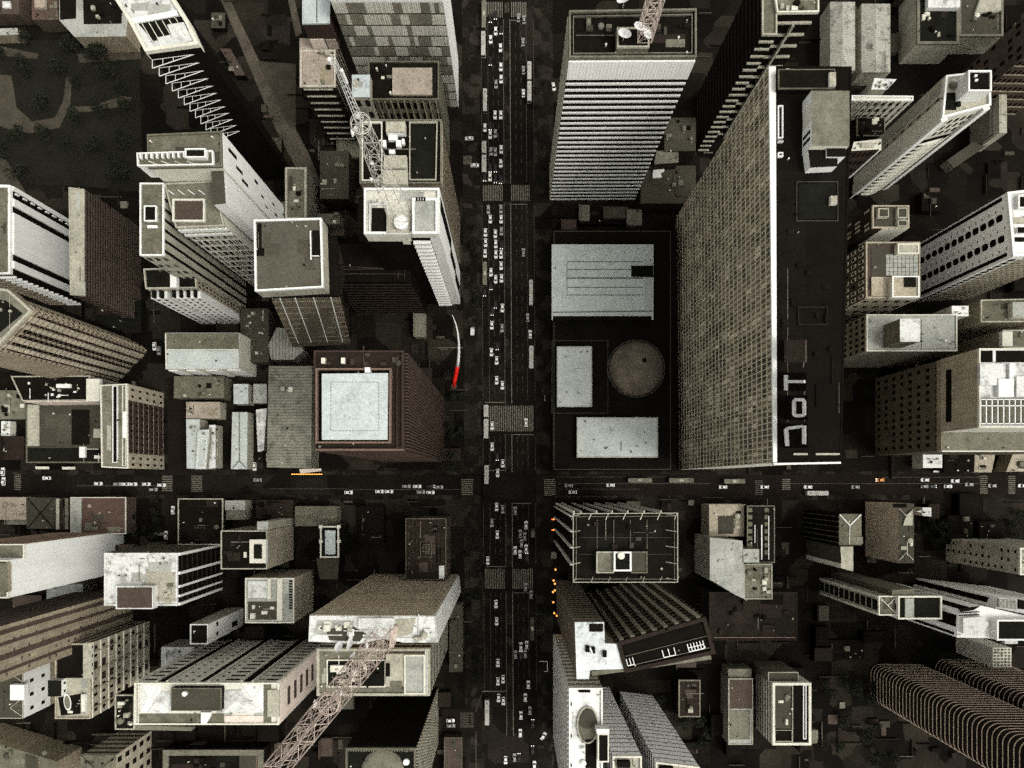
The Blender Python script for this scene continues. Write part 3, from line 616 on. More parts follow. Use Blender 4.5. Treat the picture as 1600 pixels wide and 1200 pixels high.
b = B('red_brown_block', 'red-brown block with a white slanted edge, between the slab tower and the arched tower', [(1334, 222), (1377, 217), (1377, 233), (1330, 236)], K(.86), REDB, OFFW, cat=HB)
b.grid(2, 6, 6, .5, .5, BLACK, .1); b.strips(2, [(.93, 1)], WHITE, .35, (0, 1), 'corner_strip'); b.pent(R(1346, 223, 1366, 230), 1, OFFW, LIGHT)
b = B('balcony_stack_tower', 'dark tower whose end wall carries long stepped balcony rails, at the top edge', [(1200, -60), (1278, -60), (1278, 21), (1213, 22)], K(.74), DARK, OLIVE, par=(1.0, .5, OFFW), cat=T)
b.floors(2, 13, .10, LIGHT, .9, (.02, .97), name='balcony', lift=.3); b.strips(2, [(.50, .56)], LIGHT, 1.5, (0, .95), 'stair_strip')
b.clutter((1218, 0, 1268, 16), 5, 84)
w = b.pent(R(1190, -60, 1213, 56), -.6, BLACK, OLIVE, par=(.8, .5, LIGHT), name='side_wing', z0=0); w.floors(3, 20, .12, BROWND, .3, name='floor_edge'); w.floors(2, 20, .2, LIGHT, .6, name='balcony')
for x0, x1, y0, lab in ((1297, 1336, 3, 'left one of two tiled pale roofs crossed by painted dark shadow'), (1346, 1391, 6, 'right one of two tiled pale roofs crossed by painted dark shadow')):
    h = B('tiled_warehouse', lab, R(x0, y0, x1, y0 + 107), 11, LIGHT, TILEW, cat=HB, group='tiled warehouse roofs')
    c = (x0 + x1) / 2; m = MB(); z = h.z + .15
    m.face([P(x0, y0, z), P(c, y0, z + 2.2), P(c, y0 + 107, z + 2.2), P(x0, y0 + 107, z)]).face([P(c, y0, z + 2.2), P(x1, y0, z), P(x1, y0 + 107, z), P(c, y0 + 107, z + 2.2)])
    m.face([P(x0, y0 + 107, z), P(c, y0 + 107, z + 2.2), P(x1, y0 + 107, z)]).face([P(x0, y0, z), P(x1, y0, z), P(c, y0, z + 2.2)]).build('gable_roof', TILEW, h.thing)
B('stair_turret', 'small slanted white roof below the right tiled roof', [(1366, 122), (1401, 124), (1386, 140), (1361, 140)], 15, LIGHT, WHITED, cat=HB).clutter((1366, 128, 1380, 138), 3, 85, [MIDG, LIGHT], .6, 1.4)
b = B('arcade_block', 'pale block with a small gridded end wall under a thin white roof edge', [(1330, 150), (1426, 151), (1426, 158), (1330, 158)], 26, OFFW, OFFW, par=(.6, .5, WHITE), cat=HB)
b.grid(2, 8, 5, .4, .45, DARKG, .1); b.fins(2, 9, .2, OFFW, .4, name='pier')
B('dark_flat_block', 'dark square roof directly below the pale gridded end wall', R(1338, 184, 1382, 213), 14, BROWND, DARK, par=(.5, .4, OLIVE), cat=HB).clutter((1342, 186, 1376, 210), 6, 86)
b = B('rimmed_dark_hall', 'dark roof with pale rims and a cross wall, in the top right corner', R(1432, -30, 1497, 70), 15, LIGHT, DARKG, par=(.8, 1.2, MIDG), cat=HB); b.clutter((1440, 15, 1490, 60), 6, 87); b.pent(R(1450, -20, 1500, 12), 2.5, WHITE, WHITED, name='white_block')
b = B('rimmed_dark_hall', 'second dark roof with a pale corner, right of the one holding the white block', R(1497, -30, 1566, 58), 13, LIGHT, DKOL, par=(.8, 1.0, MIDG), cat=HB); b.pent([(1540, -24), (1564, -24), (1564, 16), (1524, 20)], 1.5, OFFW, LIGHT, name='pale_canopy'); b.clutter((1505, 20, 1555, 50), 5, 88)
b = B('brown_window_block', 'dim brown wall with rows of dark windows, at the right edge near the top', [(1612, 15), (1720, 10), (1720, 80), (1614, 78)], K(.85), BROWN, MIDG, cat=T)
b.grid(2, 12, 8, .5, .5, BLACK, .1); b.grid(3, 5, 10, .5, .5, BLACK, .1, skip=.3)
b.floors(2, 8, .12, TAN, .3, name='floor_band')
b = B('white_bar_wall', 'upright pale strip roof right of the arched white tower', R(1561, 130, 1573, 208), 18, LIGHT, LIGHT, cat=HB); b = B('white_bar_wall', 'fainter low strip between the arched white tower and the pale strip roof', R(1546, 150, 1556, 210), 14, MIDG, MIDG, cat=HB)
b = B('low_grey_strip', 'dim low roof along the lower side of the arched white tower', [(1480, 250), (1545, 205), (1560, 215), (1490, 262)], 6, MIDG, DKOL, cat=HB)

b = B('arched_balcony_tower', 'slender white tower with a crown box and a column of arched balconies', [(1476, 120), (1545, 112), (1546, 166), (1470, 186)], K(.785), OFFW, LIGHT, par=(1.0, .7, WHITE), cat=T)
p = b.pent(R(1511, 112, 1547, 144), 7, WHITE, DARK, par=(.9, .5, WHITE), name='crown_box'); b.clutter((1484, 132, 1505, 165), 4, 90, [DARKG, MIDG])
for (x, y) in ((1525, 118), (1526, 125)): Block(b.thing, R(x - 2, y - 1.5, x + 2, y + 1.5), p.z + .7, WHITE, WHITE, z0=p.z + .1, wname='roof_box', rname='roof_box_top')
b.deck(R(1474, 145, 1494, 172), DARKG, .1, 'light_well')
b.strips(3, [(0, .33)], LIGHT, .3, (0, .98), 'tall_panel').strips(3, [(.40, .52)], BEIGE, .2, (0, .97), 'recess_panel').strips(3, [(.52, 1)], OFFW, .3, (0, 1), 'side_wall')
b.grid(3, 1, 12, .5, .35, BROWN, .3, u=(.40, .52))
b.strips(2, [(.14, .86)], BLACK, .1, (0, .74), 'balcony_recess').strips(2, [(0, .13), (.87, 1)], WHITE, 1.1, (0, 1), 'corner_pier')
for j in range(15):                          # arched balcony fronts
    m = MB(); v = .73 * (j + .5) / 15; pts = [b.W(2, .14 + .72 * t / 8, v - .012 * math.sin(math.pi * t / 8), .4 + 1.6 * math.sin(math.pi * t / 8)) for t in range(9)]
    for q, r in zip(pts, pts[1:]): m.hexa([q, r, r + Vector((0, 0, 1.0)), q + Vector((0, 0, 1.0))], [x + Vector((0, .25, 0)) for x in (q, r, r + Vector((0, 0, 1.0)), q + Vector((0, 0, 1.0)))])
    m.hexa([pts[0], pts[4], pts[8]], [x + Vector((0, 0, .15)) for x in (pts[0], pts[4], pts[8])]).build('balcony', OFFW, b.thing)
b.grid(2, 5, 3, .4, .6, BLACK, .15, u=(.15, .85), v=(.76, .96))

b = B('porthole_tower', 'bright white tower with two rows of dark rounded windows, at the right edge', [(1571, 302), (1690, 288), (1690, 396), (1580, 402)], K(.80), BRIGHT, WHITE, par=(1.2, 1.0, WHITE), cat=T)
b.strips(3, [(0.03, .085), (.90, .955)], BLACK, .15, (0, .97), 'dark_groove')
def rounds(bl, f, uc, wu, n, name, m):
    for j in range(n):
        v = .97 * (j + .5) / n; hh = .37 / n; g = MB(); pts = []
        for k in range(10):
            a_ = 2 * math.pi * k / 10; pts.append((uc + wu * 1.1 * math.copysign(abs(math.cos(a_)) ** .6, math.cos(a_)), v + hh * math.copysign(abs(math.sin(a_)) ** .6, math.sin(a_))))
        g.hexa([bl.W(f, u, v, -.06) for u, v in pts], [bl.W(f, u, v, .16) for u, v in pts]).build(name, m, bl.thing)
rounds(b, 3, .33, .05, 14, 'rounded_window', BLACK); rounds(b, 3, .66, .05, 14, 'rounded_window', BLACK)
for u0 in (.17, .48, .80): b.grid(3, 1, 17, .6, .12, MIDG, .12, u=(u0, u0 + .07), name='small_vent')
rounds(b, 2, .10, .05, 17, 'side_window', BLACK); b.strips(2, [(0, .18)], WHITE, .1, (0, 1), 'side_wall').strips(2, [(.18, 1)], BEIGE, .12, (0, .95), 'side_facade'); b.grid(2, 9, 20, .5, .4, OLIVE, .2, u=(.2, 1))
b.pent(R(1590, 306, 1640, 326), 1.6, WHITE, BLACK, par=(.5, .5, WHITE), name='roof_tank_room'); b.pent(R(1590, 355, 1602, 364), 1.6, WHITE, DARK); b.deck(R(1580, 371, 1620, 378), DARK, .3); b.deck(R(1582, 340, 1640, 350), LIGHT, .4)

b = B('terraced_brown_block', 'stepped brown-beige block with a tiled terrace and white rooms on top', R(1352, 379, 1436, 466), K(.865), BROWN, BROWN, par=(.8, .5, BEIGE), cat=T)
p = b.pent(R(1362, 322, 1419, 357), 1.5, BROWND, DKOL, par=(.8, .5, BEIGE), name='rear_block', z0=0); p.strips(2, [(.3, 1)], OFFW, .2, (.55, 1), 'rear_wall'); b.clutter((1366, 326, 1412, 350), 1, 91)
for x0, y0, x1, y1 in ((1372, 326, 1388, 340), (1402, 325, 1417, 341), (1402, 344, 1417, 354)): b.pent(R(x0, y0, x1, y1), 3, OFFW, DKOL, par=(.4, .4, LIGHT), name='rear_room')
b.deck(R(1384, 398, 1434, 431), LROOF, .3, 'tiled_terrace'); m = MB(); z = b.z + .45
for i in range(1, 8): m.bar(P(1384 + i * 6.2, 398, z), P(1384 + i * 6.2, 431, z), .08)
for i in range(1, 5): m.bar(P(1384, 398 + i * 6.6, z), P(1434, 398 + i * 6.6, z), .08)
m.build('tile_joint', DKOL, b.thing); b.pent(R(1393, 432, 1435, 465), 3.2, OFFW, BEIGE, par=(.7, .5, WHITE), name='white_room'); b.deck(R(1361, 433, 1390, 463), BEIGE, .4, 'pale_terrace'); b.pent(R(1402, 381, 1435, 397), 2.5, OFFW, LIGHT, par=(.5, .5, OFFW), name='white_room'); b.pent(R(1414, 433, 1431, 448), 3.9, DARK, DARKG, name='roof_hatch'); b.deck(R(1361, 388, 1384, 432), DKOL, .2)
b.grid(3, 8, 7, .5, .6, OFFW, .25, name='balcony', skip=.25, seed=2); b.grid(3, 8, 7, .35, .35, BLACK, .32); b.strips(2, [(0, 1)], BEIGE, .2, (0, 1), 'end_wall'); b.grid(2, 5, 5, .4, .3, DARK, .3)
p.grid(3, 5, 6, .5, .5, LIGHT, .2, name='balcony', skip=.3)
b = B('white_house_roof', 'light flat roof with a square white rooftop room on dark walls', R(1353, 492, 1494, 549), K(.875), MIDG, LROOF, par=(.7, .4, OFFW), cat=HB)
p = b.pent(R(1406, 498, 1437, 534), 13, OLIVE, WHITED, name='rooftop_room'); b.deck([(1440, 500), (1490, 500), (1490, 545), (1440, 545)], LROOF, .2); b.grid(3, 6, 8, .5, .4, BLACK, .1); b.clutter((1360, 500, 1398, 544), 4, 92, [LROOF, LIGHT], .8, 1.8, .8); b.clutter((1444, 505, 1485, 540), 3, 99, [WHITED, LIGHT], .6, 1.4, .6)
B('white_hut', 'tiny bright white hut between the light flat roof and the beige row behind', R(1487, 478, 1513, 494), 42, OFFW, WHITE, cat=HB)
b = B('beige_back_row', 'grey-beige flat roof at the right edge under the white porthole tower', [(1531, 469), (1660, 466), (1660, 503), (1531, 504)], K(.88), TAN, OLIVE, par=(.7, .5, LIGHT), cat=HB); b.pent(R(1582, 472, 1640, 496), 3, OFFW, LROOF)
b = B('beige_back_row', 'pale block with a bright corner, at the right edge just above the railing terrace', R(1566, 516, 1660, 544), K(.87), TAN, OLIVE, par=(.6, .5, LIGHT), cat=HB); b.pent(R(1566, 518, 1582, 541), 2, WHITE, OFFW)
b = B('railing_terrace_tower', 'big tan tower with a white railed terrace and a dim brown window wall below', R(1472, 562, 1700, 704), K(.845), UMBER, MIDG, cat=T)
b.grid(3, 11, 8, .46, .36, DARK, .1, u=(.03, .97), skip=.06); b.strips(3, [(0, 1)], TAN, .3, (.94, 1), 'cornice'); b.strips(2, [(0, 1)], OFFW, .5, (.96, 1), 'cornice')
u = b.pent(R(1528, 545, 1700, 668), 23, BEIGE, WHITED, par=(.8, .5, OFFW), name='upper_block'); u.strips(3, [(.17, .88)], DARK, .15, (.16, .31), 'painted_shadow_or_slot'); u.strips(2, [(0, 1)], OFFW, .15, (0, 1), 'end_wall')  # upright dark slot in the upper wall
zz = u.z
def top(poly, dz, w, r, name, par=None): return Block(b.thing, poly, zz + dz, w, r, z0=zz + .1, par=par, wname=name, rname=name + '_roof')
for x0, y0, x1, y1 in ((1531, 548, 1551, 566), (1556, 548, 1660, 566)):
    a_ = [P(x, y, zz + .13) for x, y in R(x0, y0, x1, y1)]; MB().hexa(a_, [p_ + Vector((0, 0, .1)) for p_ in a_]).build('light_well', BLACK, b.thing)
top(R(1531, 568, 1571, 602), 1.5, WHITED, WHITED, 'white_room'); top(R(1577, 568, 1586, 602), 1.5, WHITE, WHITE, 'white_room'); top(R(1588, 588, 1640, 620), 2.4, WHITED, WHITED, 'white_room'); top(R(1560, 592, 1584, 620), 2, WHITE, WHITE, 'white_room')
a_ = [P(x, y, zz + .13) for x, y in R(1531, 622, 1660, 664)]; MB().hexa(a_, [p_ + Vector((0, 0, .1)) for p_ in a_]).build('terrace_floor', OLIVE, b.thing)
for i in range(9):
    x = 1532 + i * 9; MB().bar(P(x, 624, zz + 1.6), P(x, 663, zz + 1.6), .25).build('terrace_beam', WHITE, b.thing)
for y in (624, 634, 662): MB().bar(P(1530, y, zz + 1.6), P(1660, y, zz + 1.6), .25).build('terrace_rail', WHITE, b.thing)
for x0, y0, x1, y1, z, wm, rm, lab in ((1442, 703, 1472, 731, 9, OFFW, WHITE, 'small square bright white roof on the upper kerb of the cross street'), (1475, 701, 1521, 738, 8, DARK, DARK, 'dark flat roof right of the bright white square on the cross street')):
    B('street_shop', lab, R(x0, y0, x1, y1), z, wm, rm, cat='shop').clutter((x0 + 6, y0 + 6, x1 - 6, y1 - 6), 2, 93, [LIGHT, DARK], .6, 1.3, .7)
B('street_shop', 'beige skewed roof by the right-hand crosswalks of the cross street', [(1523, 708), (1556, 705), (1549, 738), (1522, 738)], 8, TAN, BEIGE, cat='shop').clutter((1530, 714, 1544, 732), 2, 94)
B('street_shop', 'beige roof cut off by the right edge beside the cross street', [(1586, 700), (1640, 700), (1640, 736), (1572, 737)], 9, TAN, BEIGE, cat='shop').clutter((1592, 706, 1620, 730), 2, 95)
o = MB().box(*P(1458, 738, 4)[:2], 4, *P(1477, 735.5, 4)[:2], 4.5).build('shop_awning', WHITE); tag(o, 'thin white awning strip in front of the bright white square roof', 'awning')
o = MB().hexa([P(1480, 734, 5), P(1492, 726, 5), P(1493, 728, 5), P(1481, 736, 5)], [P(1480, 734, 5.4), P(1492, 726, 5.4), P(1493, 728, 5.4), P(1481, 736, 5.4)]).build('shop_awning', WHITE); tag(o, 'thin slanting white awning beside the dark street shop roof', 'awning')

b = B('podium', 'broad near-black podium roof carrying pale roofs and a round dome, under the slab tower', R(863, 359, 1057, 736), 14, BLACK, BLACK, cat=HB)
b.rim(R(865, 361, 1048, 734), .25, .35, DKOL); b.rim(R(862, 532, 950, 646), .25, .25, DKOL)
pod = [('hall_roof', 'large pale hipped roof with seams and one dark hatch, top of the podium', R(862, 382, 1021, 500), 18.5, PODR), ('hall_roof', 'upright pale rectangular roof left of the dome', R(870, 541, 925, 636), 17, PODR), ('hall_roof', 'wide pale rectangular roof below the dome', R(901, 652, 1028, 715), 17, PODR)]
for i, (nm, lab, r, z, m) in enumerate(pod):
    h = B(nm, lab, r, z, DARKG, m, z0=14.2, cat='roof')
    if i == 0:
        x0, y0, x1, y1 = 864, 385, 1019, 493; hz = z + .14; ins = R(886, 408, 1006, 462); m2 = MB(); o4 = R(x0, y0, x1, y1)
        for k in range(4):
            j = (k + 1) % 4; m2.face([P(*o4[k], hz), P(*o4[j], hz), P(*ins[j], hz + 1.1), P(*ins[k], hz + 1.1)])
        m2.face([P(x, y, hz + 1.1) for x, y in ins]).build('hipped_roof', PODR, h.thing)
        for y in (409, 421, 434.5, 449, 461): MB().bar(P(886, y, hz + 1.15), P(1005, y, hz + 1.15), .16 if y != 434.5 else .3).build('roof_seam', DKOL, h.thing)
        MB().bar(P(886, 408, hz + 1.15), P(886, 461, hz + 1.15), .16).build('roof_seam', OLIVE, h.thing)
        a_ = [P(x, y, hz + .6) for x, y in R(986, 416, 1020, 433)]; MB().hexa(a_, [q + Vector((0, 0, .9)) for q in a_]).build('roof_hatch', BLACK, h.thing)
        MB().bar(P(864, 488, hz + .5), P(1019, 486, hz + .5), .2).build('roof_seam', DKOL, h.thing); a_ = [P(x, y, hz + .02) for x, y in R(864, 494, 1018, 500)]; MB().hexa(a_, [q + Vector((0, 0, .1)) for q in a_]).build('painted_eave_shadow', BLACK, h.thing)  # eave shadow painted as a black strip along the lower edge
    else: h.rim([(r[0][0] + .5, r[0][1] + .5), (r[1][0] - .5, r[0][1] + .5), (r[2][0] - .5, r[2][1] - .5), (r[0][0] + .5, r[2][1] - .5)], .2, .25, LIGHT); h.clutter((r[0][0] + 8, r[0][1] + 8, r[2][0] - 8, r[2][1] - 8), 4, 96 + i, [LROOF, LIGHT, MIDG], .5, 1.2, .4)
c = P(994, 576, 14.2); dm = empty('dome', c, 'round brown dome with a thin pale ring on the near-black podium', 'dome')
m = MB(); rings = []; R0 = 13.0
for k in range(8):
    t = math.pi / 2 * k / 8; rings.append([c + Vector((R0 * math.cos(t) * math.cos(a_), R0 * math.cos(t) * math.sin(a_), 9.0 * math.sin(t))) for a_ in [2 * math.pi * i / 32 for i in range(32)]])
for k in range(7):
    for i in range(32): m.face([rings[k][i], rings[k][(i + 1) % 32], rings[k + 1][(i + 1) % 32], rings[k + 1][i]])
m.face(rings[-1]).build('shell', mat('dome_copper', (.115, .096, .073), var=.65, scale=.16, fine=.5), dm)
m = MB(); pts = [c + Vector((13.6 * math.cos(a_), 13.6 * math.sin(a_), .3)) for a_ in [2 * math.pi * i / 48 for i in range(49)]]
for p_, q in zip(pts, pts[1:]): m.bar(p_, q, .13)
m.build('ring_rail', MIDG, dm); MB().tube([c + Vector((2.2, 2.5, 8.2)), c + Vector((2.2, 2.5, 9.4))], [1.1, 1.0], 10).build('skylight', BLACK, dm)
for i in range(12):
    a_ = 2 * math.pi * i / 12; m = MB(); pts = [c + Vector(((R0 + .08) * math.cos(t) * math.cos(a_), (R0 + .08) * math.cos(t) * math.sin(a_), 5.58 * math.sin(t))) for t in [math.pi / 2 * k / 6 for k in range(6)]]
    for p_, q in zip(pts, pts[1:]): m.bar(p_, q, .12)
    pass
# ---------------------------------------------------------------- bottom-right quarter
b = B('open_frame_tower', 'dark square tower with an open white steel frame round its roof and pale fins', [(896, 803), (1058, 802), (1058, 909), (896, 909)], K(.685), BLACK, DARK, cat=T)
b.rim([(895, 802), (1059, 801), (1059, 910), (895, 910)], .5, .26, LIGHT, 'frame_rail', z=b.z + 1.2); b.rim([(900, 807), (1054, 806), (1054, 905), (900, 905)], .25, .15, MIDG, 'frame_rail', z=b.z + 2.4)
for i in range(7):
    x = 897 + i * 26.8; MB().bar(P(x, 803, b.z + 1.4), P(x - 4, 812, b.z), .16).build('frame_strut', OFFW, b.thing); MB().bar(P(x, 909, b.z + 1.4), P(x + 3, 901, b.z), .13).build('frame_strut', LIGHT, b.thing)
for i in range(5):
    y = 806 + i * 25; MB().bar(P(897, y, b.z + 1.4), P(907, y - 2, b.z), .14).build('frame_strut', LIGHT, b.thing); MB().bar(P(1058, y, b.z + 1.4), P(1040, y - 3, b.z), .14).build('frame_strut', LIGHT, b.thing)
for i in range(4): MB().bar(P(933 + i * 26, 812, b.z + .5), P(933 + i * 26, 858, b.z + .5), .12).build('grid_beam', OLIVE, b.thing)
for y in (840, 866): MB().bar(P(905, y, b.z + .5), P(1050, y, b.z + .5), .10).build('grid_beam', DKOL, b.thing)
b.strips(3, [(.03, .045), (.25, .268), (.49, .508), (.74, .758)], OFFW, 1.1, (.12, 1), 'fin'); b.strips(0, [(.0, .012), (.07, .08), (.22, .23), (.37, .38), (.52, .53), (.68, .69), (.84, .85)], OFFW, 1.0, (.1, 1), 'fin')
b.pent(R(932, 862, 959, 895), 2.2, OLIVE, MIDG, par=(.5, .3, LIGHT), name='tank_house'); b.pent(R(986, 862, 1011, 895), 2.0, OLIVE, DKOL, par=(.5, .3, OLIVE), name='tank_house')
p = b.pent(R(959, 862, 986, 892), 3.2, DARK, DARKG, par=(.6, .5, WHITE), name='stair_house')
m = MB(); c = P(970, 868, p.z + .3); m.tube([c, c + Vector((0, 0, 1.2))], [1.3, 1.2], 10); m.build('water_tank', OFFW, b.thing)
b.clutter((905, 815, 1040, 855), 8, 101, [DARK, DKOL, BROWND], .8, 2)

b = B('skewed_tower', 'tower turned at an angle with dark striped wall and a long dark roof trough', [(963, 1003), (1101, 963), (1117, 1020), (976, 1050)], K(.70), BROWND, DARK, par=(1.2, 1.3, BROWND), cat=T)
b.fins(0, 8, .38, BEIGE, .5, name='pier'); b.floors(0, 20, .3, UMBER, .2, name='floor_band'); b.grid(3, 5, 16, .5, .5)
def loc(bl, u, v, h=.3):                    # point on the turned roof
    t = bl.top; p_ = t[0].lerp(t[1], u).lerp(t[3].lerp(t[2], u), v); return p_ + Vector((0, 0, h))
m = MB(); m.hexa([loc(b, *q, .14) for q in ((.06, .15), (.95, .15), (.95, .85), (.06, .85))], [loc(b, *q, .3) for q in ((.06, .15), (.95, .15), (.95, .85), (.06, .85))]).build('roof_trough', BLACK, b.thing)
MB().bar(loc(b, .05, .5, .7), loc(b, .96, .5, .7), .12).build('roof_rail', OLIVE, b.thing); MB().bar(loc(b, .05, .82, .7), loc(b, .96, .82, .7), .14).build('roof_rail', MIDG, b.thing)
for u0, u1, n in ((.73, .90, 5), (.45, .58, 2), (.05, .12, 2)):
    m = MB()
    for i in range(n + 1):
        u = u0 + (u1 - u0) * i / n; m.bar(loc(b, u, .58, 1), loc(b, u, .80, 1), .18)
    m.bar(loc(b, u0, .80, 1), loc(b, u1, .80, 1), .2)
    if n == 5: m.bar(loc(b, u0, .69, 1), loc(b, u1, .69, 1), .16)
    m.build('machine_frame', WHITE, b.thing)
w = b.pent([(898, 972), (944, 972), (945, 1005), (964, 1006), (975, 1045), (922, 1047), (920, 1061), (901, 1061)], .5, TAN, mat('mottled_white_roof', (.55, .575, .57), var=.3, stain=.7, fine=.25), name='white_wing', z0=0)
for x, y in ((918, 1014), (927, 1016), (945, 1022)): b.pent(R(x - 3, y - 5, x + 3, y + 5), 1.5, DARK, BLACK, name='roof_vent')
b.pent(R(921, 975, 942, 987), .8, DARKG, DARK, name='roof_hatch'); MB().bar(P(922, 1012, b.z + 2.4), P(926, 1022, b.z + 1.2), .3).build('roof_pipe', WHITE, b.thing)
for f in (0, 7): w.floors(f, 22, .3, BROWN, .15, name='floor_band')
b.pent([(924, 1049), (1110, 1024), (1112, 1030), (926, 1056)], -1.5, MIDG, MIDG, name='lower_ledge', z0=b.z - 4)

b = B('arch_roof_tower', 'white tower with an arched roof opening and a rounded ribbed left wall', R(889, 1074, 941, 1290), K(.74), WHITE, WHITE, par=(1, .5, WHITE), cat=T)
b.floors(3, 20, .16, OFFW, .5, name='floor_edge'); b.fins(3, 26, .3, WHITE, .6, name='rib'); b.floors(0, 16, .4, TAN, .2)
m = MB(); cz = b.z + .14; pts = [P(918 + 16 * math.cos(a_), 1132 + 28 * math.sin(a_), cz) for a_ in [2 * math.pi * i / 28 for i in range(28)]]; m.hexa(pts, [q + Vector((0, 0, .12)) for q in pts]).build('court_floor', OLIVE, b.thing)
m = MB()
for p_, q in zip(pts, pts[1:] + pts[:1]): m.bar(p_ + Vector((0, 0, .6)), q + Vector((0, 0, .6)), .35)
m.build('court_rim', LIGHT, b.thing)
pts = [P(917 + 14 * math.cos(a_), 1123 + 15 * math.sin(a_), cz + .3) for a_ in [2 * math.pi * i / 24 for i in range(24)]]; MB().hexa(pts, [q + Vector((0, 0, .3)) for q in pts]).build('round_terrace', DKOL, b.thing)
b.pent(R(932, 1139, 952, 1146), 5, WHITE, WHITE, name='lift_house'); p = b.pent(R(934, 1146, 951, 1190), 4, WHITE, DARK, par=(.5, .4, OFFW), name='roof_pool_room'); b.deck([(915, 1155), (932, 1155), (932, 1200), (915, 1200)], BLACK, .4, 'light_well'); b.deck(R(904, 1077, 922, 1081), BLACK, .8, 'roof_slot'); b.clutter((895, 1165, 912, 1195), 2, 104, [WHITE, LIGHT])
for y in (1100, 1150, 1196): b.pent([(889.5, y - 8), (894, y), (889.5, y + 8)], .6, BLACK, BLACK, name='wall_notch')
for k, (poly, lab) in enumerate((([(957, 1180), (1002, 1180), (1002, 1270), (957, 1270)], 'narrow beige tower with banded floors, beside the white arch-roof tower'), ([(1024, 1189), (1092, 1197), (1092, 1280), (1024, 1280)], 'wider beige tower with banded floors, at the bottom edge right of the narrow one'))):
    h = B('banded_tower', lab, poly, K(.75), BRIGHT, LIGHT, par=(1, .6, OFFW), cat=T, group='beige towers with banded floors'); h.floors(0, 20, .11, DKOL, .08, name='dark_joint', lift=.1); h.floors(1, 20, .4); h.floors(3, 20, .4, BROWN)  # thin dark joint lines between the floors
    h.grid(0, 5 if k else 3, 20, .3, .14, OLIVE, .1, skip=.75, seed=7 + k)
    h.pent(R(poly[0][0] + 8, 1190 + 9 * k, poly[0][0] + 28, 1200 + 8 * k), 2, DARK, DARK, name='roof_hatch')
B('low_dark_roof', 'dim roof with a faint pale left rim, right of the skewed tower', R(1060, 1062, 1094, 1120), 12, DARK, BROWND, par=(.5, .6, MIDG), cat=HB).clutter((1064, 1068, 1088, 1112), 5, 105)
b = B('patched_roof', 'narrow roof, stained brown above and plain grey below', R(1138, 1060, 1176, 1163), 12, MIDG, LROOF, par=(.4, .4, LIGHT), cat=HB); b.deck(R(1140, 1062, 1175, 1107), BROWN, .3, 'stained_deck'); b.pent(R(1138, 1045, 1174, 1059), -1.5, OLIVE, MIDG, name='rear_roof', z0=0); b.deck(R(1140, 1110, 1172, 1155), MIDG, .3)
b = B('railed_roof', 'dark roof inside a thick bright white frame, near the bottom edge', R(1206, 1066, 1266, 1163), 22, OFFW, DARK, par=(1.1, 1.1, OFFW), cat=HB); b.rim(R(1209, 1070, 1238, 1158), .9, .3, LIGHT); b.rim(R(1210, 1140, 1237, 1158), .7, .2, LIGHT); b.deck(R(1211, 1072, 1236, 1138), DKOL, .3); b.deck(R(1240, 1072, 1256, 1155), BLACK, .15); b.rim(R(1254, 1070, 1259, 1154), .8, .35, WHITE)
b.pent(R(1200, 1050, 1247, 1065), -2, OLIVE, DKOL, par=(.4, .3, LIGHT), name='rear_roof', z0=0); b.clutter((1214, 1078, 1233, 1132), 4, 106, [MIDG, OFFW])
b.floors(3, 7, .3, DKOL)
b = B('pale_wall_block', 'tall pale blank roof panel with jumbled grey machinery at its right', [(1109, 840), (1160, 845), (1163, 912), (1163, 936), (1150, 930), (1109, 905)], 26, LIGHT, LROOF, cat=T); b.clutter((1115, 850, 1150, 895), 3, 107, [LROOF, LIGHT], .6, 1.3, .5)
b = B('pale_rear_block', 'beige lower roof above the tall pale blank panel', R(1108, 788, 1165, 838), 14, BEIGE, BEIGE, cat=HB); b.deck(R(1122, 806, 1146, 834), DKOL, .2, 'stained_deck'); b.clutter((1150, 795, 1162, 830), 3, 108)
b = B('solar_roof_block', 'dark roof with three thin bright white bars, right of the beige lower roof', R(1167, 790, 1210, 879), 18, DARK, DARKG, par=(.5, .4, MIDG), cat=HB)
for x, y0, y1, r in ((1179.5, 820, 848, .2), (1190, 820, 874, .34), (1201, 806, 874, .22)): MB().bar(P(x, y0, b.z + .6), P(x, y1, b.z + .6), r).build('white_bar', WHITE, b.thing)
b.grid(0, 1, 1); m = MB(); 
for i in range(7):
    for j in range(2):
        m = MB(); q = P(1172 + j * 26, 797 + i * 11, b.z + .2); m.box(q.x - 1, q.y - 1, q.z, q.x + 1, q.y + 1, q.z + .15); m.build('roof_panel', OLIVE, b.thing)
B('grey_box_block', 'bluish-grey square roof box beside the tall pale blank panel', R(1160, 858, 1186, 879), 26, MIDG, LROOF, cat=HB)
b = B('machinery_roof', 'stained grey roof crowded with small machines under the bluish-grey box', R(1162, 881, 1206, 936), 20, OLIVE, MIDG, par=(.6, .4, LIGHT), cat=HB); b.clutter((1168, 886, 1200, 930), 12, 109, [LIGHT, MIDG, DARK, OFFW])
b = B('dark_red_hall', 'large dim reddish roof outlined by a thin copper rim, under the machinery roof', R(1108, 925, 1245, 1000), 18, BROWND, mat('dim_red_roof', (.014, .0108, .0080), var=.65, fine=.4), par=(.5, .4, BROWND), cat=HB); MB().bar(P(1115, 996, 19), P(1243, 996, 19), .25).build('copper_rail', COPPER, b.thing); b.clutter((1120, 935, 1235, 990), 8, 110, [BROWND, DARK])
b = B('hip_roof_block', 'block with a pale V-ridged hip roof and a dark ribbed left wall', R(1311, 803, 1346, 852), K(.892), BLACK, OLIVE, cat=T)
